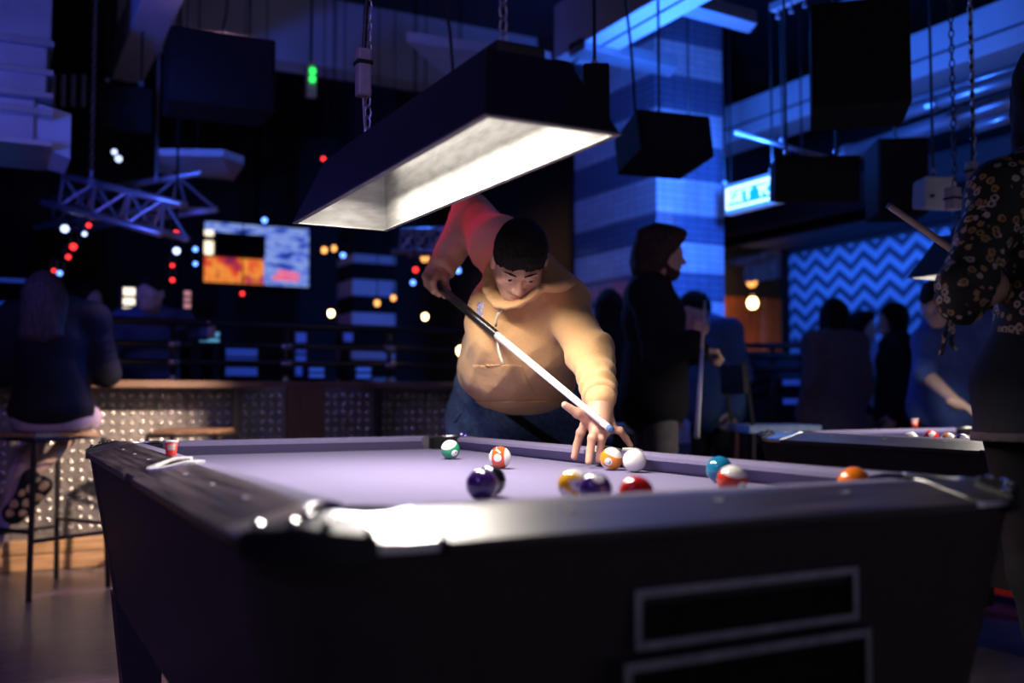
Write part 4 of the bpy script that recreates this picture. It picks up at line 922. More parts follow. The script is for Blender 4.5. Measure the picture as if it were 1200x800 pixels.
def hair_prims(o, M, s, style):
    L = lambda x, y, z: np.array(o)+M@(np.array([x, y, z])*s)
    def E(c, r, k=.02, op='u'): return ell(L(*c), np.array(r)*s, M, k*s, op)
    def Cn(a, b, ra, rb, k=.02, op='u'): return cone(L(*a), L(*b), ra*s, rb*s, k*s, op)
    cap = [E((0, -.018, .034), (.084, .100, .097), .02)]
    face = [E((0, .105, -.060), (.070, .075, .098), .012, 's'), E((0, .03, -.105), (.10, .10, .075), .012, 's')]
    if style == 'crop':                                           # short sides, fuller fringe
        return [E((0, -.016, .030), (.0815, .100, .095), .02), E((0, .018, .074), (.070, .078, .055), .03), E((0, .062, .066), (.052, .036, .030), .02),
                E((0, .120, -.034), (.066, .060, .090), .010, 's'), E((0, .03, -.122), (.11, .11, .098), .02, 's')]+[E((q*.086, .004, -.028), (.020, .028, .036), .008, 's') for q in (-1, 1)]+[E((q*.085, .062, -.008), (.026, .026, .040), .010, 's') for q in (-1, 1)]
    if style == 'wavy':                                           # chin-length, swept back
        r = cap+[E((q*.060, -.035, -.03), (.040, .058, .070), .02) for q in (-1, 1)]+[E((q*.05, -.08, -.085), (.045, .04, .05), .02) for q in (-1, 1)]+[E((0, -.095, -.03), (.07, .045, .095), .02), E((.02, .035, .095), (.05, .06, .035), .02), E((-.03, -.03, .105), (.05, .05, .035), .02), E((0*.0, -.09, .06), (.07, .04, .05), .02)]
        return r+[E((0, .115, -.050), (.075, .085, .105), .015, 's')]
    n = {'bob': .175, 'long': .30, 'mid': .20}[style]
    r = cap+[econe(L(0, -.045, .02), L(0, -.060, -n), (.088*s, .066*s), (.098*s, .045*s), M[:, 0], .03)]
    r += [Cn((q*.072, .01, .0), (q*.080, -.005, -n*.92), .030*s, .022*s, .03) for q in (-1, 1)]
    return r+[E((0, .120, -.055), (.062, .090, .110), .012, 's')]
def hand_prims(w, d, nb, th, curl=.5, s=1., spread=.10, thumb=.6):
    """w wrist, d along the palm, nb out of the back of the hand, th towards the thumb; curl 0 (straight) to 1 (fist)"""
    d = nrm(d); nb = nrm(np.array(nb)-d*np.dot(nb, d)); th = nrm(np.array(th)-d*np.dot(th, d)-nb*np.dot(th, nb)); w = np.array(w)
    P = []; spec = [(.028, .088, (.040, .025, .020), .0095), (.0095, .092, (.044, .028, .021), .0097), (-.0095, .088, (.041, .026, .020), .0092), (-.027, .080, (.032, .020, .018), .0082)]
    for i, (o_, l, sg, r) in enumerate(spec):
        kn = w+(d*l+th*o_)*s; P.append(cone(w+th*o_*.55*s+d*.012*s, kn, .0135*s, .0125*s, .014*s))
        a = 0.; p = kn; fd = nrm(d+th*(o_/.028)*spread)
        for j, (L_, ad) in enumerate(zip(sg, (1.25, 1.55, 1.0))):
            a += ad*curl; dr = fd*math.cos(a)-nb*math.sin(a); q = p+dr*L_*s; P.append(cone(p, q, (r-.0007*j)*s, (r-.0007*(j+1))*s, .004*s)); p = q
    b = w+(d*.025+th*.022)*s; td = nrm(d*.75+th*(1-thumb*.6)-nb*thumb*.8)
    for j, (L_, r) in enumerate(((.042, .0135), (.032, .0115), (.026, .010))):
        q = b+td*L_*s; P.append(cone(b, q, r*s, (r-.0015)*s, .006*s)); b = q; td = nrm(td+d*.25-th*.25*curl-nb*.2*curl)
    P.append(cone(w-d*.04*s, w+d*.02*s, .026*s, .027*s, .02*s))
    return P
def limb_wob(segs, amp, wave, seed=1, base=.003, bsc=22):
    def f(V):
        o = ripple(V, bsc, seed)*base
        for a, b, gain in segs:
            a = np.array(a); b = np.array(b); L = np.linalg.norm(b-a); d = (b-a)/L; t = (V-a)@d; r = np.linalg.norm(V-a-np.clip(t, 0, L)[:, None]*d, axis=1)
            wgt = np.exp(-(r/.085)**4)*np.clip(np.minimum(t+.05, L+.05-t)/.05, 0, 1)
            o += wgt*amp*gain*np.sin(6.283*t/wave+9*ripple(V, 13, seed+3))*np.clip(.55+1.6*ripple(V, 11, seed+9), 0, 1.2)
        return o
    return f
def joints(pos, H, yaw, lean=0., ov=None):
    s = H/1.75; R = np.array(Matrix.Rotation(yaw, 3, 'Z')); p0 = np.array([pos[0], pos[1], 0.])
    J = dict(pelvis=(0, 0, .97), waist=(0, .01, 1.10), chest=(0, .0, 1.31), neck=(0, -.015, 1.475), head=(0, .018, 1.625), sr=(.185, -.01, 1.425), sl=(-.185, -.01, 1.425), er=(.225, -.04, 1.13), el=(-.225, -.04, 1.13), wr=(.225, .07, .90), wl=(-.225, .07, .90),
             hr=(.095, 0, .93), hl=(-.095, 0, .93), kr=(.10, .02, .50), kl=(-.10, .02, .50), ar=(.105, -.02, .09), al=(-.105, -.02, .09))
    if lean:
        for k in ('waist', 'chest', 'neck', 'head', 'sr', 'sl', 'er', 'el', 'wr', 'wl'):
            x, y, z = J[k]; h = z-.97; J[k] = (x, y+h*math.sin(lean), .97+h*math.cos(lean))
    J = {k: p0+R@(np.array(v)*s) for k, v in J.items()}
    J['side'] = R@np.array([1., 0, 0]); J['fwd'] = R@np.array([0, 1., 0]); J['s'] = s
    if ov: J.update({k: np.array(v, float) for k, v in ov.items()})
    return J
def torso_prims(J, e=0., wide=1., female=False):
    s = J['s']; sd = J['side']; shs = nrm(J['sr']-J['sl'])
    W = (.160, .145, .150) if not female else (.158, .118, .135)
    P = [econe(J['pelvis'], J['waist'], (W[0]*s*wide+e, .112*s*wide+e), (W[1]*s*wide+e, .102*s*wide+e), sd, .05), econe(J['waist'], J['chest'], (W[1]*s*wide+e, .102*s*wide+e), (W[2]*s*wide+e, .112*s*wide+e), (sd+shs)/2, .05),
         econe(J['chest'], J['neck']-(J['neck']-J['chest'])*.25, (W[2]*s*wide+e, .112*s*wide+e), (.10*s+e, .07*s+e), shs, .05)]
    P += [cone(J['sl'], J['neck']-(J['neck']-J['chest'])*.12, .062*s+e, .058*s+e, .05), cone(J['sr'], J['neck']-(J['neck']-J['chest'])*.12, .062*s+e, .058*s+e, .05)]
    return P
def arm_prims(J, q, e=0., to=1., cuff=.0):
    s = J['s']; S, E_, W_ = J['s'+q], J['e'+q], J['w'+q]
    P = [cone(S, E_, .055*s+e, .043*s+e, .03)]
    if to > .5: P.append(cone(E_, E_+(W_-E_)*(to-.5)*2, .043*s+e, (.031+.008*(1-to))*s+e+cuff, .025))
    return P
def leg_prims(J, e=0.):
    s = J['s']; P = []
    for q in 'rl': P += [cone(J['h'+q], J['k'+q], .083*s+e, .056*s+e, .05), cone(J['k'+q], J['a'+q], .056*s+e, .040*s+e, .03)]
    return P
def person(label, J, hd, top='black_cloth', legs='black_cloth', hair='hair_dark', style='crop', sleeve=1., hands=None, h=.012, female=False, wide=1., hem=0., skin='skin_pale', shoes=True, te=.014, face=True, wob=None, cut=(), group=None):
    t = thing('person', (J['pelvis'][0], J['pelvis'][1], min(J['ar'][2], J['al'][2])-.09 if shoes else J['pelvis'][2]), label, 'person', group); s = J['s']; M = frame(*hd)
    neck = [cone(J['neck']-(J['neck']-J['chest'])*.1, J['head']+M@np.array([0, -.02, -.06]), .056*s, .052*s, .03)]
    B = head_prims(J['head'], M, s*1.0, face)+neck+infl(torso_prims(J, 0, wide, female), -.012)
    for q in 'rl': B += arm_prims(J, q)
    B += leg_prims(J, -.012)
    for q in 'rl':
        S = -1 if q == 'l' else 1; d = J['w'+q]-J['e'+q]
        hs = (hands or {}).get(q, dict(d=d, nb=J['side']*S, th=J['fwd'], curl=.45)); B += hand_prims(J['w'+q], hs['d'], hs['nb'], hs['th'], hs.get('curl', .45), s)
        if shoes: f = J['a'+q]-(0, 0, .045); B += [cone(J['a'+q], f+J['fwd']*.10*s, .035*s, .03*s, .03)]
    soft('body', B, h*.62, skin, t)
    P = torso_prims(J, te, wide, female)
    for q in 'rl': P += arm_prims(J, q, te, sleeve, .004)
    if hem: P += [econe(J['pelvis']-(J['waist']-J['pelvis'])*hem, J['waist'], (.178*s*wide+te, .135*s*wide+te), (.145*s*wide+te, .105*s*wide+te), J['side'], .05)]
    segs = [(J['s'+q], J['e'+q], 1.) for q in 'rl']+([(J['e'+q], J['w'+q], 1.) for q in 'rl'] if sleeve > .6 else [])
    soft('top', P+list(cut), h, top, t, wob or limb_wob(segs, .003, .06, base=.004))
    Q = leg_prims(J, .008)+[econe(J['pelvis']-np.array([0, 0, .05*s]), J['pelvis']+(J['waist']-J['pelvis'])*.55, (.168*s*wide, .122*s*wide), (.15*s*wide, .108*s*wide), J['side'], .05)]
    soft('trousers', Q+list(cut), h, legs, t, limb_wob([], 0, .05, base=.004))
    soft('hair', infl(hair_prims(J['head'], M, s, style), .007), h*.6, hair, t, lambda V: ripple(V, 90, 4)*.004)
    if shoes:
        for q in 'rl':
            f = J['a'+q].copy(); f[2] -= .05*s
            soft('shoe', [cone(f-J['fwd']*.05*s, f+J['fwd']*.15*s, .042*s, .034*s, .03), cone(f+np.array([0, 0, .05]), f+J['fwd']*.02, .045*s, .044*s, .03)], .011, 'black_plastic', t)
    return t, M

# ---- the player leaning over the table
def V3(*a): return np.array(a, float)
J = dict(pelvis=at(606, 477, 3.88), waist=at(606, 428, 3.46), chest=at(618, 375, 3.26), neck=at(628, 330, 3.14), head=at(609, 306, 3.0),
         sr=at(583, 286, 3.36), sl=at(657, 353, 3.13), er=at(554, 253, 3.56), el=at(691, 414, 2.88), wr=at(515, 316, 3.44), wl=at(704, 466, 2.665),
         hr=at(574, 486, 3.78), hl=at(642, 486, 3.72), s=1.04)
fwd = nrm((CAM-J['pelvis'])*np.array([1, 1, 0])); fwd = nrm(fwd+.35*nrm(V3(-fwd[1], fwd[0], 0))*-1)
J['fwd'] = fwd; J['side'] = nrm(np.cross(fwd, (0, 0, 1)))
fd = nrm(CAM*np.array([1, 1, 0])-J['head']*np.array([1, 1, 0])); J['side'] = nrm(J['side'])
for q, S in (('r', 1), ('l', -1)):
    J['h'+q] = J['pelvis']+J['side']*S*.15-V3(0, 0, .03)
    J['a'+q] = V3(*(J['h'+q]+J['side']*S*.13-fwd*.16)[:2], .09); J['k'+q] = (J['h'+q]+J['a'+q])/2+fwd*.05+V3(0, 0, .02)
hp = math.radians(49); HF = fd*math.cos(hp)-V3(0, 0, math.sin(hp)); HM = frame(HF)
Rl = np.array(Matrix.Rotation(math.radians(-5), 3, 'Y')); HM = HM@Rl
pt = thing('person', (J['pelvis'][0], J['pelvis'][1], 0), 'man in a tan hoodie and jeans bending over the table to aim a cue', 'person')
def BH(wrist, kn, tips, thumb, s=1.):                          # hand given by its joints
    P = []; 
    for k in kn: P.append(cone(wrist+(k-wrist)*.12, k, .018*s, .0145*s, .016))
    return P
# bridge hand (left): wrist, knuckles, finger ends
wl = J['wl']; kn = [at(686, 497, 2.63), at(697, 504, 2.60), at(708, 506, 2.60), at(717, 502, 2.635)]
tips = [at(673, 535, 2.63), at(690, 541, 2.56), at(702, 539, 2.585), at(739, 522.5, 2.655)]
LH = BH(wl, kn, tips, None)+[cone(J['el'], wl, .04, .033, .02), cone(wl, (kn[1]+kn[2])/2, .032, .020, .02)]
for k, tp, r in zip(kn, tips, (.0112, .0115, .0108, .0095)):
    m1 = k+(tp-k)*.42+V3(0, 0, .014)+(CAM-k)*.004; m2 = k+(tp-k)*.74+V3(0, 0, .009)
    LH += poly([k, m1, m2, tp], [r*1.12, r, r*.93, r*.82], .004)
    LH += [ell(m1, (r*1.08,)*3, None, .004)]
tb = [at(694, 484, 2.645), at(687, 489, 2.615), at(677, 484, 2.595), at(662, 474.5, 2.585)]
LH += poly(tb, [.020, .0155, .0125, .0095], .008)
# cue hand (right): a fist round the butt
C0 = at(501, 325, 3.46); C1 = at(717, 504, 2.50); cdir = nrm(C1-C0); gp = at(513, 333.5, 3.415)
gp = C0+cdir*np.dot(gp-C0, cdir); wr = J['wr']; hd_ = nrm(gp-wr); upv = nrm(wr-gp); tocam = nrm(CAM-gp)
across = nrm(np.cross(cdir, upv))
if np.dot(across, tocam) < 0: across = -across
RH = [cone(J['er'], wr, .04, .032, .02), cone(wr, gp+upv*.045, .032, .034, .03)]
for i, o_ in enumerate((.036, .013, -.010, -.031)):
    b0 = gp+cdir*o_; rr = .0125-.0008*i
    P = [b0+upv*.046-across*.012, b0+upv*.032+across*.026, b0-upv*.004+across*.033, b0-upv*.026+across*.014, b0-upv*.024-across*.010]
    RH += poly(P, [rr*1.15, rr*1.1, rr, rr*.95, rr*.85], .006)
RH += poly([gp+cdir*.03+upv*.035-across*.015, gp+cdir*.06+upv*.012-across*.02, gp+cdir*.075-upv*.012-across*.012], [.016, .013, .011], .01)
RH += [ell(gp+upv*.05-across*.004, (.036, .036, .030), None, .02)]
# body: one skin mesh (head, neck, trunk, arms, hands, legs)
L = lambda x, y, z: J['head']+HM@V3(x, y, z)
core = [cone(J['neck'], L(0, -.02, -.06), .064, .060, .03)]+infl(torso_prims(J, 0, 1.15), -.02)+leg_prims(J, -.015)
for q in 'rl': core += arm_prims(J, q, -.004)
parts = [surf(head_prims(J['head'], HM, 1.0)+core[:1], .0032), surf(LH, .0030), surf(RH, .0034), surf(core, .011)]
V = []; F = []; n0 = 0
for v, f in parts: V.append(v); F.append(f+n0); n0 += len(v)
V = np.concatenate(V); F = np.concatenate(F)
body = obj('body', V, F, 'tinted_skin', pt, True)
q = (V-J['head'])@HM; col = np.tile(np.array([.62, .335, .22]), (len(V), 1)); near = np.linalg.norm(q, axis=1) < .16
def blend(mask, c):
    global col
    mask = (np.clip(mask, 0, 1)*near)[:, None]; col = col*(1-mask)+np.array(c)*mask
g = lambda c, r, p=2: np.exp(-(np.sum(((np.abs(q[:, :1])*[1, 0, 0]+q*[0, 1, 1])-np.array(c))**2/np.array(r)**2, axis=1))**(p/2))
nz = ripple(V, 900, 9)
blend(.95*g((.02, .09, -.050), (.020, .03, .0065), 4)*(.75+.5*nz), (.20, .11, .085))                      # moustache
blend(.85*g((0, .09, -.095), (.045, .05, .022), 4)*(.75+.5*nz), (.25, .14, .105)); blend(.65*g((.058, .02, -.055), (.020, .05, .045), 4), (.30, .17, .125))
blend(.70*g((0, .09, -.066), (.022, .02, .008), 4), (.45, .16, .13)); blend(.35*g((.043, .07, -.022), (.022, .03, .02)), (.66, .30, .22)); blend(.4*g((0, .11, -.03), (.014, .02, .014)), (.62, .27, .20))
ca = body.data.color_attributes.new('tint', 'FLOAT_COLOR', 'POINT'); ca.data.foreach_set('color', np.concatenate([col, np.ones((len(V), 1))], 1).astype(np.float32).ravel())
for S in (-1, 1):
    ey = MB().ball((0, 0, 0), .0125, 10).build('eye', 'eye', None, True); ey.parent = body
    for v in ey.data.vertices: v.co.z -= .0125
    gz = frame(nrm(nrm(HF)*.55+nrm(C1+V3(.1, -.2, -.1)-J['head'])*.55)); pos = L(S*.031, .0765, .0000)-WL[pt]
    ey.matrix_local = Matrix(((*gz[0], pos[0]), (*gz[1], pos[1]), (*gz[2], pos[2]), (0, 0, 0, 1)))
    soft('eyebrow', poly([L(S*.013, .0950, .0225), L(S*.029, .0930, .0285), L(S*.049, .0790, .0245)], [.0023, .0028, .0014], .004), .0016, 'hair_dark', pt)
soft('hair', hair_prims(J['head'], HM, 1.0, 'crop'), .004, 'hair_dark', pt, lambda V: ripple(V, 260, 4)*.0022+ripple(V, 80, 5)*.002)
tu = []
for i in range(15):
    a_ = -1.05+2.1*i/14; x_ = .070*math.sin(a_); y_ = .012+.078*math.cos(a_); ln = .016+.009*math.sin(i*2.3)+(.010 if 5 < i < 12 else 0)
    tu.append(cone(L(x_*.95, y_*.92, .088-.012*abs(a_)), L(x_*1.06+.006*math.sin(i*1.7), y_+.012, .088-ln-.016*abs(a_)), .013, .004, .008))
soft('fringe', tu, .003, 'hair_dark', pt, lambda V: ripple(V, 400, 3)*.0015)
# hoodie
JU = dict(J); JU['pelvis'] = J['pelvis']+(J['waist']-J['pelvis'])*.88
HO = torso_prims(JU, .016, 1.16)+[ell(at(608, 427, 3.36), (.176, .165, .125), frame(fwd), .10), ell(at(612, 385, 3.22), (.17, .14, .14), frame(fwd), .08)]
HO += [cone(J['sr'], J['er'], .084, .074, .05), cone(J['er'], J['er']+(J['wr']-J['er'])*.94, .074, .050, .03), cone(J['sl'], J['el'], .070, .063, .05), cone(J['el'], J['el']+(J['wl']-J['el'])*.95, .063, .043, .03)]
HO += [cone(J['sr'], J['neck'], .080, .068, .06), cone(J['sl'], J['neck'], .070, .062, .06)]
na = nrm(L(0, -.03, -.05)-J['neck']); nc = J['neck']+na*.035; n1 = J['sl']-J['sr']; n1 = nrm(n1-na*np.dot(n1, na)); n2 = np.cross(na, n1)
if np.dot(n2, CAM-nc) < 0: n2 = -n2
HOOD = []; NS = 20
def hoodp(k):
    q = 2*math.pi*k/NS; c, sn = math.cos(q), math.sin(q); out = n1*c+n2*sn
    return nc+n1*.122*c+n2*(.116 if sn > 0 else .105)*sn+na*(.042+.030*c*(1-.9*max(sn, 0))-.105*max(sn, 0)**1.5)-V3(0, 0, .070*max(sn, 0)**1.3), out, .036+.014*max(c, 0)-.014*max(sn, 0)+.010*max(-sn, 0)
for k in range(NS):
    (p0, o0, h0), (p1, o1, h1) = hoodp(k), hoodp(k+1)
    HOOD.append(econe(p0, p1, (h0, .0135), (h1, .0135), nrm(na+.45*(o0+o1)), .010))
fl_ = limb_wob([(J['sr'], J['er'], .8), (J['er'], J['wr'], 1.4), (J['sl'], J['el'], .9), (J['el'], J['wl'], .9)], .0125, .052, 2, .006, 17)
def folds(V):
    q = V@frame(fwd)@np.array(Matrix.Rotation(.6, 3, 'Y')); st = V3(.35, .5, 1.25)                    # soft creases, longer across than along
    return fl_(V)+.0075*(.4-1.5*np.abs(ripple(q*st+ripple(V, 9, 21)[:, None]*.06, 34, 15)))
ho = soft('hoodie', HO, .0068, 'hoodie_tan', pt, folds)
soft('hood', HOOD, .0055, 'hoodie_tan', ho, lambda V: ripple(V, 45, 8)*.006+ripple(V, 110, 5)*.002)
soft('kangaroo_pocket', infl(HO, .0025)+[bbox(at(588, 448, 3.22), (.10, .2, .055), frame(fwd))], .006, 'hoodie_tan', ho, folds)
soft('hem_band', infl(HO, .005)+[bbox(at(608, 474, 3.38), (.4, .4, .014), frame(fwd))], .006, 'hoodie_tan', ho, lambda V: ripple(V, 150, 3)*.0015)
MATS['logo'] = mat('logo', (.40, .36, .55), .7, noise=.8, ns=120)
soft('chest_logo', infl(HO, .0025)+[bbox(at(562, 366, 3.14), (.014, .2, .034), frame(fwd))], .005, 'logo', ho, folds)
for u0, v0, u1, v1 in ((600, 352, 581, 382), (583, 395, 590, 427)):
    P = [at(u0, v0, 3.0)] ; k = 6
    pts = []
    for i in range(k+1):
        f = i/k; u = u0+(u1-u0)*f-6*math.sin(f*math.pi)*(1 if v0 < 380 else .3); v = v0+(v1-v0)*f
        D = 3.02+.05*f if v0 < 380 else 3.04
        pts.append(at(u, v, D))
    MB().tube(pts, .0042, 6).build('drawstring', 'cord_white', ho, True)
for q in 'rl':
    E_, W_ = J['e'+q], J['w'+q]; a = E_+(W_-E_)*.90; b = E_+(W_-E_)*1.02; soft('cuff', [cone(a, b, .046 if q == 'r' else .043, .043 if q == 'r' else .041, .01)], .006, 'hoodie_tan', ho, lambda V: ripple(V, 200, 3)*.0012)
# jeans, belt, shoes
JE = [cone(J['h'+q], J['k'+q], .118, .085, .06) for q in 'rl']+[cone(J['k'+q], J['a'+q], .085, .06, .03) for q in 'rl']+[econe(J['pelvis']-V3(0, 0, .08), J['pelvis']+(J['waist']-J['pelvis'])*.35, (.285, .165), (.245, .155), J['side'], .06)]
je = soft('jeans', JE, .010, 'denim', pt, lambda V: ripple(V, 40, 6)*.004)
bc = J['pelvis']+(J['waist']-J['pelvis'])*.18
soft('belt', infl(JE, .006)+[bbox(bc, (.4, .4, .018), frame(fwd, nrm(J['waist']-J['pelvis'])))], .007, 'black_cloth', pt)
soft('fly_seam', infl(JE, .004)+[bbox(J['pelvis']-V3(0, 0, .05)+fwd*.1, (.008, .2, .06), frame(fwd))], .005, 'denim', je)
for S in (1, -1): soft('pocket_edge', infl(JE, .004)+[bbox(J['pelvis']+J['side']*S*.17-V3(0, 0, .035)+fwd*.1, (.035, .2, .006), frame(fwd)@np.array(Matrix.Rotation(.6*S, 3, 'Y')))], .005, 'denim', je)
for q in 'rl':
    f = J['a'+q]-V3(0, 0, .05); soft('shoe', [cone(f-fwd*.06, f+fwd*.17, .045, .036, .03), cone(f+V3(0, 0, .05), f, .05, .045, .03)], .012, 'black_plastic', pt)
# cue
def cue(A, B, segs, label, r0=.0145, r1=.0066):
    A = np.array(A); B = np.array(B); t = thing('pool_cue', A, label, 'cue')
    for f0, f1, nm, m in segs: MB().tube([A+(B-A)*f0, A+(B-A)*f1], 0, 14, taper=[r0+(r1-r0)*f0, r0+(r1-r0)*f1]).build(nm, m, t, True)
fs = min(np.linspace(0, 1, 400), key=lambda f_: abs(600+FPX*np.dot(C0+(C1-C0)*f_-CAM, RT)/np.dot(C0+(C1-C0)*f_-CAM, FW)-583))
cue(C0, C1, ((0, fs, 'butt', 'cue_black'), (fs, .965, 'shaft', 'cue_pale'), (.965, .988, 'ferrule', 'pearl'), (.988, 1, 'tip', 'blue_cloth')), 'pool cue with black butt and pale shaft resting on the bridging hand', .0155, .0085)

# ---- bystanders
def yaw_of(f): return math.atan2(-f[0], f[1])
def at_floor(u, D): p = at(u, 464, D); return (p[0], p[1])
flat = lambda v: nrm(np.array([v[0], v[1], 0]))
FA = flat(FW)
# man in black holding a cue, in profile
f = flat(RT*.96+FA*.12); J1 = joints(at_floor(766, 4.8), 1.77, yaw_of(f), ov=dict(sr=at(757, 343, 4.66), er=at(770, 420, 4.52), wr=at(812, 401, 4.44), el=at(785, 415, 4.95), wl=at(818, 412, 4.72), head=at(776, 297, 4.76), neck=at(761, 331, 4.78)))
hd = flat(RT*.95-FA*.1)-V3(0, 0, .16)
man1, _ = person('bearded man in a black jumper standing in profile, holding a cue upright', J1, (hd,), 'black_knit', 'grey_cloth', 'hair_brown', 'wavy', h=.009, hem=.5, wide=1.08, te=.022, skin='skin',
       hands=dict(r=dict(d=V3(.25, -.1, .95)+RT*.25, nb=-FW, th=RT*-.2+V3(0, 0, .1)-RT, curl=.75), l=dict(d=RT, nb=V3(0, 0, 1), th=FW, curl=.8)))
M1 = frame(hd); Lh = lambda x, y, z: J1['head']+M1@(V3(x, y, z)*J1['s'])
soft('beard', [ell(Lh(0, .048, -.086), (.050, .050, .040), M1, .02), cone(Lh(-.062, .01, -.05), Lh(-.03, .06, -.095), .016, .022, .02), cone(Lh(.062, .01, -.05), Lh(.03, .06, -.095), .016, .022, .02), ell(Lh(0, .088, -.052), (.026, .012, .007), M1, .008),
               ell(Lh(0, .105, -.068), (.018, .014, .006), M1, .005, 's')], .006, 'hair_brown', man1, lambda V: ripple(V, 160, 2)*.003)
cue(at(826.5, 344, 4.55), at(816.5, 512, 3.95), ((0, .06, 'tip', 'cue_black'), (.06, .42, 'forearm', 'cue_wood'), (.42, 1, 'shaft', 'cue_pale')), 'tan cue held upright by the man in the black jumper', .006, .0125)
# man in denim shirt behind him
f = flat(-RT*.75-FA*.6); J2 = joints(at_floor(836, 6.4), 1.66, yaw_of(f), .12, ov=dict(head=at(815, 365, 6.25)))
person('man in an open blue denim shirt behind the man in black', J2, (f-V3(0, 0, .1),), 'blue_cloth', 'black_cloth', 'hair_dark', 'crop', hem=.5, wide=1.1, te=.024)
J3 = joints(at_floor(715, 6.4), 1.62, yaw_of(FA), 0); person('dark long-haired figure behind the right shoulder of the player', J3, (FA,), 'black_cloth', 'black_cloth', 'hair_dark', 'long', female=True, face=False)
# group by the patterned wall
f = flat(FA-RT*.35); J4 = joints(at_floor(979, 6.6), 1.58, yaw_of(f), ov=None); person('woman in a grey jacket seen from behind by the second table', J4, (f,), 'grey_cloth', 'black_cloth', 'hair_dark', 'long', hem=1.6, wide=1.12, female=True, te=.028, face=False)
f = flat(-RT*.95+FA*.1); J5 = joints(at_floor(1050, 7.0), 1.59, yaw_of(f), 0); person('woman with long dark hair in profile facing the grey jacket', J5, (f,), 'black_cloth', 'black_cloth', 'hair_dark', 'long', female=True, hem=.6, te=.022)
f = flat(RT*.6-FA*.6); J6 = joints(at_floor(1012, 7.6), 1.58, yaw_of(f), 0); person('curly-haired figure between the two long-haired women', J6, (f,), 'pale_blue_cloth', 'black_cloth', 'hair_dark', 'wavy', face=False)
f = flat(-FA*.75-RT*.1); J7 = joints(at_floor(1106, 5.45), 1.64, yaw_of(f), .18, ov=dict(er=at(1083, 437, 5.2), wr=at(1122, 473, 5.0), sr=at(1086, 400, 5.3), head=at(1098, 356, 5.2)))
person('man in a blue t-shirt reaching down towards the second table', J7, (f-RT*.3-V3(0, 0, .35),), 'royal_cloth', 'black_cloth', 'hair_dark', 'crop', sleeve=.42, wide=1.05, te=.022, hem=.4,
       hands=dict(r=dict(d=RT*.9-V3(0, 0, .35), nb=V3(0, 0, 1), th=-FW*.6-RT*.2, curl=.3), l=dict(d=V3(0, 0, -1), nb=RT, th=-FW, curl=.4)))
f = flat(-FA*.6-RT*.5); J8 = joints(at_floor(1152, 6.1), 1.56, yaw_of(f), 0); person('figure in black behind the man in the blue t-shirt', J8, (f,), 'black_cloth', 'black_cloth', 'hair_dark', 'crop', face=False)
# people behind the railing
f = flat(-FA+RT*.15); J9 = joints(at_floor(176, 6.35), 1.73, yaw_of(f), 0, ov=dict(el=at(212, 385, 6.2), wl=at(240, 388, 6.05), head=at(176, 343, 6.25)))
person('man in a blue jacket behind the pipe railing facing us', J9, (f-RT*.25,), 'blue_cloth', 'black_cloth', 'hair_dark', 'crop', te=.024, h=.011)
f = flat(-FA*.3+RT*.8); J10 = joints(at_floor(98, 6.9), 1.74, yaw_of(f), 0); person('dark-haired figure behind the railing right of the seated woman', J10, (f,), 'black_cloth', 'black_cloth', 'hair_dark', 'mid', te=.02)
# seated woman
f = flat(V3(.25, 1, 0)); sd = nrm(np.cross(f, (0, 0, 1))); px = at(60, 490, 4.86)
b = V3(px[0], px[1], .885); JS = dict(s=.97, fwd=f, side=sd, pelvis=b, waist=b+V3(0, 0, .14)+f*.01, chest=b+V3(0, 0, .33)+f*.03, neck=b+V3(0, 0, .49)+f*.03, head=at(53, 350, 4.82),
     sr=b+V3(0, 0, .43)+sd*.175+f*.02, sl=b+V3(0, 0, .43)-sd*.175+f*.02, er=b+V3(0, 0, .17)+sd*.235+f*.05, el=b+V3(0, 0, .17)-sd*.235+f*.05, wr=b+V3(0, 0, .17)+sd*.16+f*.28, wl=b+V3(0, 0, .17)-sd*.16+f*.28,
     hr=b+sd*.09-V3(0, 0, .02), hl=b-sd*.09-V3(0, 0, .02), kr=b+sd*.12+f*.30-V3(0, 0, .06), kl=b-sd*.10+f*.34-V3(0, 0, .06), ar=at(36, 560, 4.93), al=at(-12, 640, 4.95))
ws, _ = person('woman with straight shoulder-length hair sitting on a bar stool, back to us', JS, (f+sd*.05,), 'black_cloth', 'lilac_cloth', 'hair_fair', 'bob', h=.010, female=True, wide=1.1, te=.030, hem=.0, shoes=False, face=False, cut=[bbox((-.665, 3.19, .568), (.27, .27, .2), None, 's', .006)])
ax = nrm(at(52, 566, 4.85)-at(14, 603, 4.85)); tc_ = nrm(CAM-at(33, 585, 4.85)); cs = at(33, 585, 4.90); up_ = nrm(np.cross(tc_, ax))
FM = np.stack([up_, ax, tc_], 1)
sh = soft('shoe', [econe(cs-ax*.105, cs+ax*.105, (.054, .045), (.046, .040), up_, .02), cone(cs-ax*.05-tc_*.03, JS['ar'], .045, .045, .03)], .008, 'sole_black', ws)
soft('sole', [econe(cs-ax*.110+tc_*.036, cs+ax*.110+tc_*.036, (.055, .012), (.048, .012), up_, .01)], .006, 'sole_black', sh)
for i, (p, q_, r) in enumerate(((-.080, .010, .020), (-.05, -.022, .018), (-.045, .024, .020), (-.008, -.006, .022), (.004, .032, .016), (.035, -.020, .020), (.040, .022, .020), (.078, -.005, .021), (-.015, -.034, .014), (.08, .026, .012))):
    soft('tread_block', [ell(cs+ax*p*1.28+up_*q_*1.3+tc_*.048, (r*1.05, r*1.3, .007), FM)], .0045, 'sole_tan', sh)
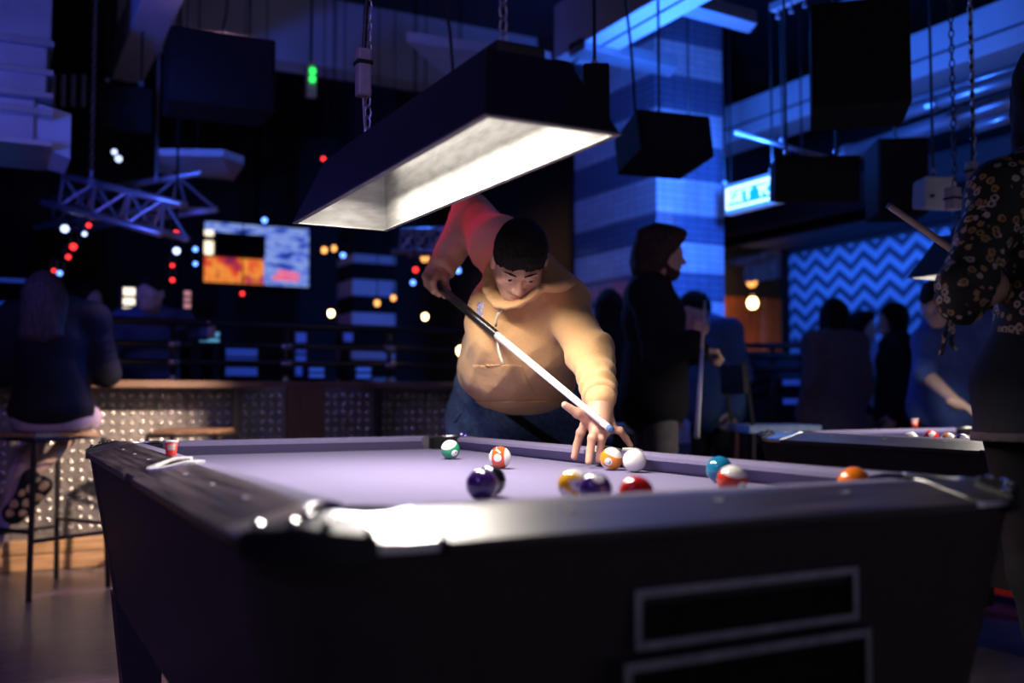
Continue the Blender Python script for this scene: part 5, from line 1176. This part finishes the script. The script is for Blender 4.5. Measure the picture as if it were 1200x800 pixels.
# woman in the floral blouse
f = flat(FA+RT*.25); sd = nrm(np.cross(f, (0, 0, 1))); b = at(1236, 447, 2.3)
JF = dict(s=.96, fwd=f, side=sd, pelvis=b, waist=at(1243, 372, 2.3), chest=at(1246, 285, 2.32), neck=at(1236, 188, 2.34), head=at(1240, 108, 2.36), sl=at(1174, 226, 2.28), sr=at(1288, 226, 2.42), el=at(1127, 350, 2.20), wl=at(1192, 328, 2.38), er=at(1300, 350, 2.45), wr=at(1240, 335, 2.6),
     hl=b-sd*.09, hr=b+sd*.09)
for q, S in (('r', 1), ('l', -1)): JF['a'+q] = V3(*(b+sd*S*.10-f*.02+RT*.12)[:2], .09); JF['k'+q] = (JF['h'+q]+JF['a'+q])/2+f*.02
wf, _ = person('woman in a dark floral blouse and denim skirt at the right edge', JF, (f+RT*.3,), 'floral_print', 'black_cloth', 'hair_dark', 'long', sleeve=.50, h=.008, female=True, wide=1.02, te=.016, skin='skin',
       hands=dict(l=dict(d=RT+FW*.4, nb=V3(0, 0, 1)-FW*.4, th=V3(0, 0, 1), curl=.75), r=dict(d=-RT, nb=V3(0, 0, 1), th=FW, curl=.7)))
soft('puff_sleeve', [cone(JF['sl'], JF['el']+(JF['sl']-JF['el'])*.15, .048, .054, .04), cone(JF['el']+V3(0, 0, .03), JF['el']-V3(0, 0, .01), .058, .048, .03)], .007, 'floral_print', wf, lambda V: ripple(V, 55, 3)*.006)
e0 = JF['el']-V3(0, 0, .055)
for du, dv, k in ((-10, 40, 0), (8, 34, 1), (-3, 22, 2)):
    pts = [at(1112+du*i/5+(4*math.sin(i*1.3) if k else 0), 376+dv*i/5, 2.16) for i in range(6)]; MB().tube(pts, .0045, 6).build('tie', 'floral_print', wf, True)
sk = [econe(JF['waist']+(JF['pelvis']-JF['waist'])*.15, JF['pelvis'], (.135, .11), (.175, .145), sd, .04), econe(JF['pelvis'], JF['pelvis']-V3(0, 0, .13), (.175, .145), (.178, .14), sd, .04)]
sko = soft('skirt', sk+[bbox(JF['pelvis']+V3(0, 0, .05), (.5, .5, .185), None)], .008, 'navy_denim', wf, lambda V: ripple(V, 30, 3)*.004)
soft('hem', infl(sk, .004)+[bbox(JF['pelvis']-V3(0, 0, .125), (.5, .5, .012), None)], .008, 'grey_cloth', sko)  # paler band, the skirt's lit lower edge put into the colour
cue(at(1150, 316, 2.50), at(1040, 240, 2.62), ((0, .97, 'shaft', 'cue_wood'), (.97, 1, 'tip', 'blue_cloth')), 'tan cue slanting up to the left from the floral sleeve', .0105, .0085)
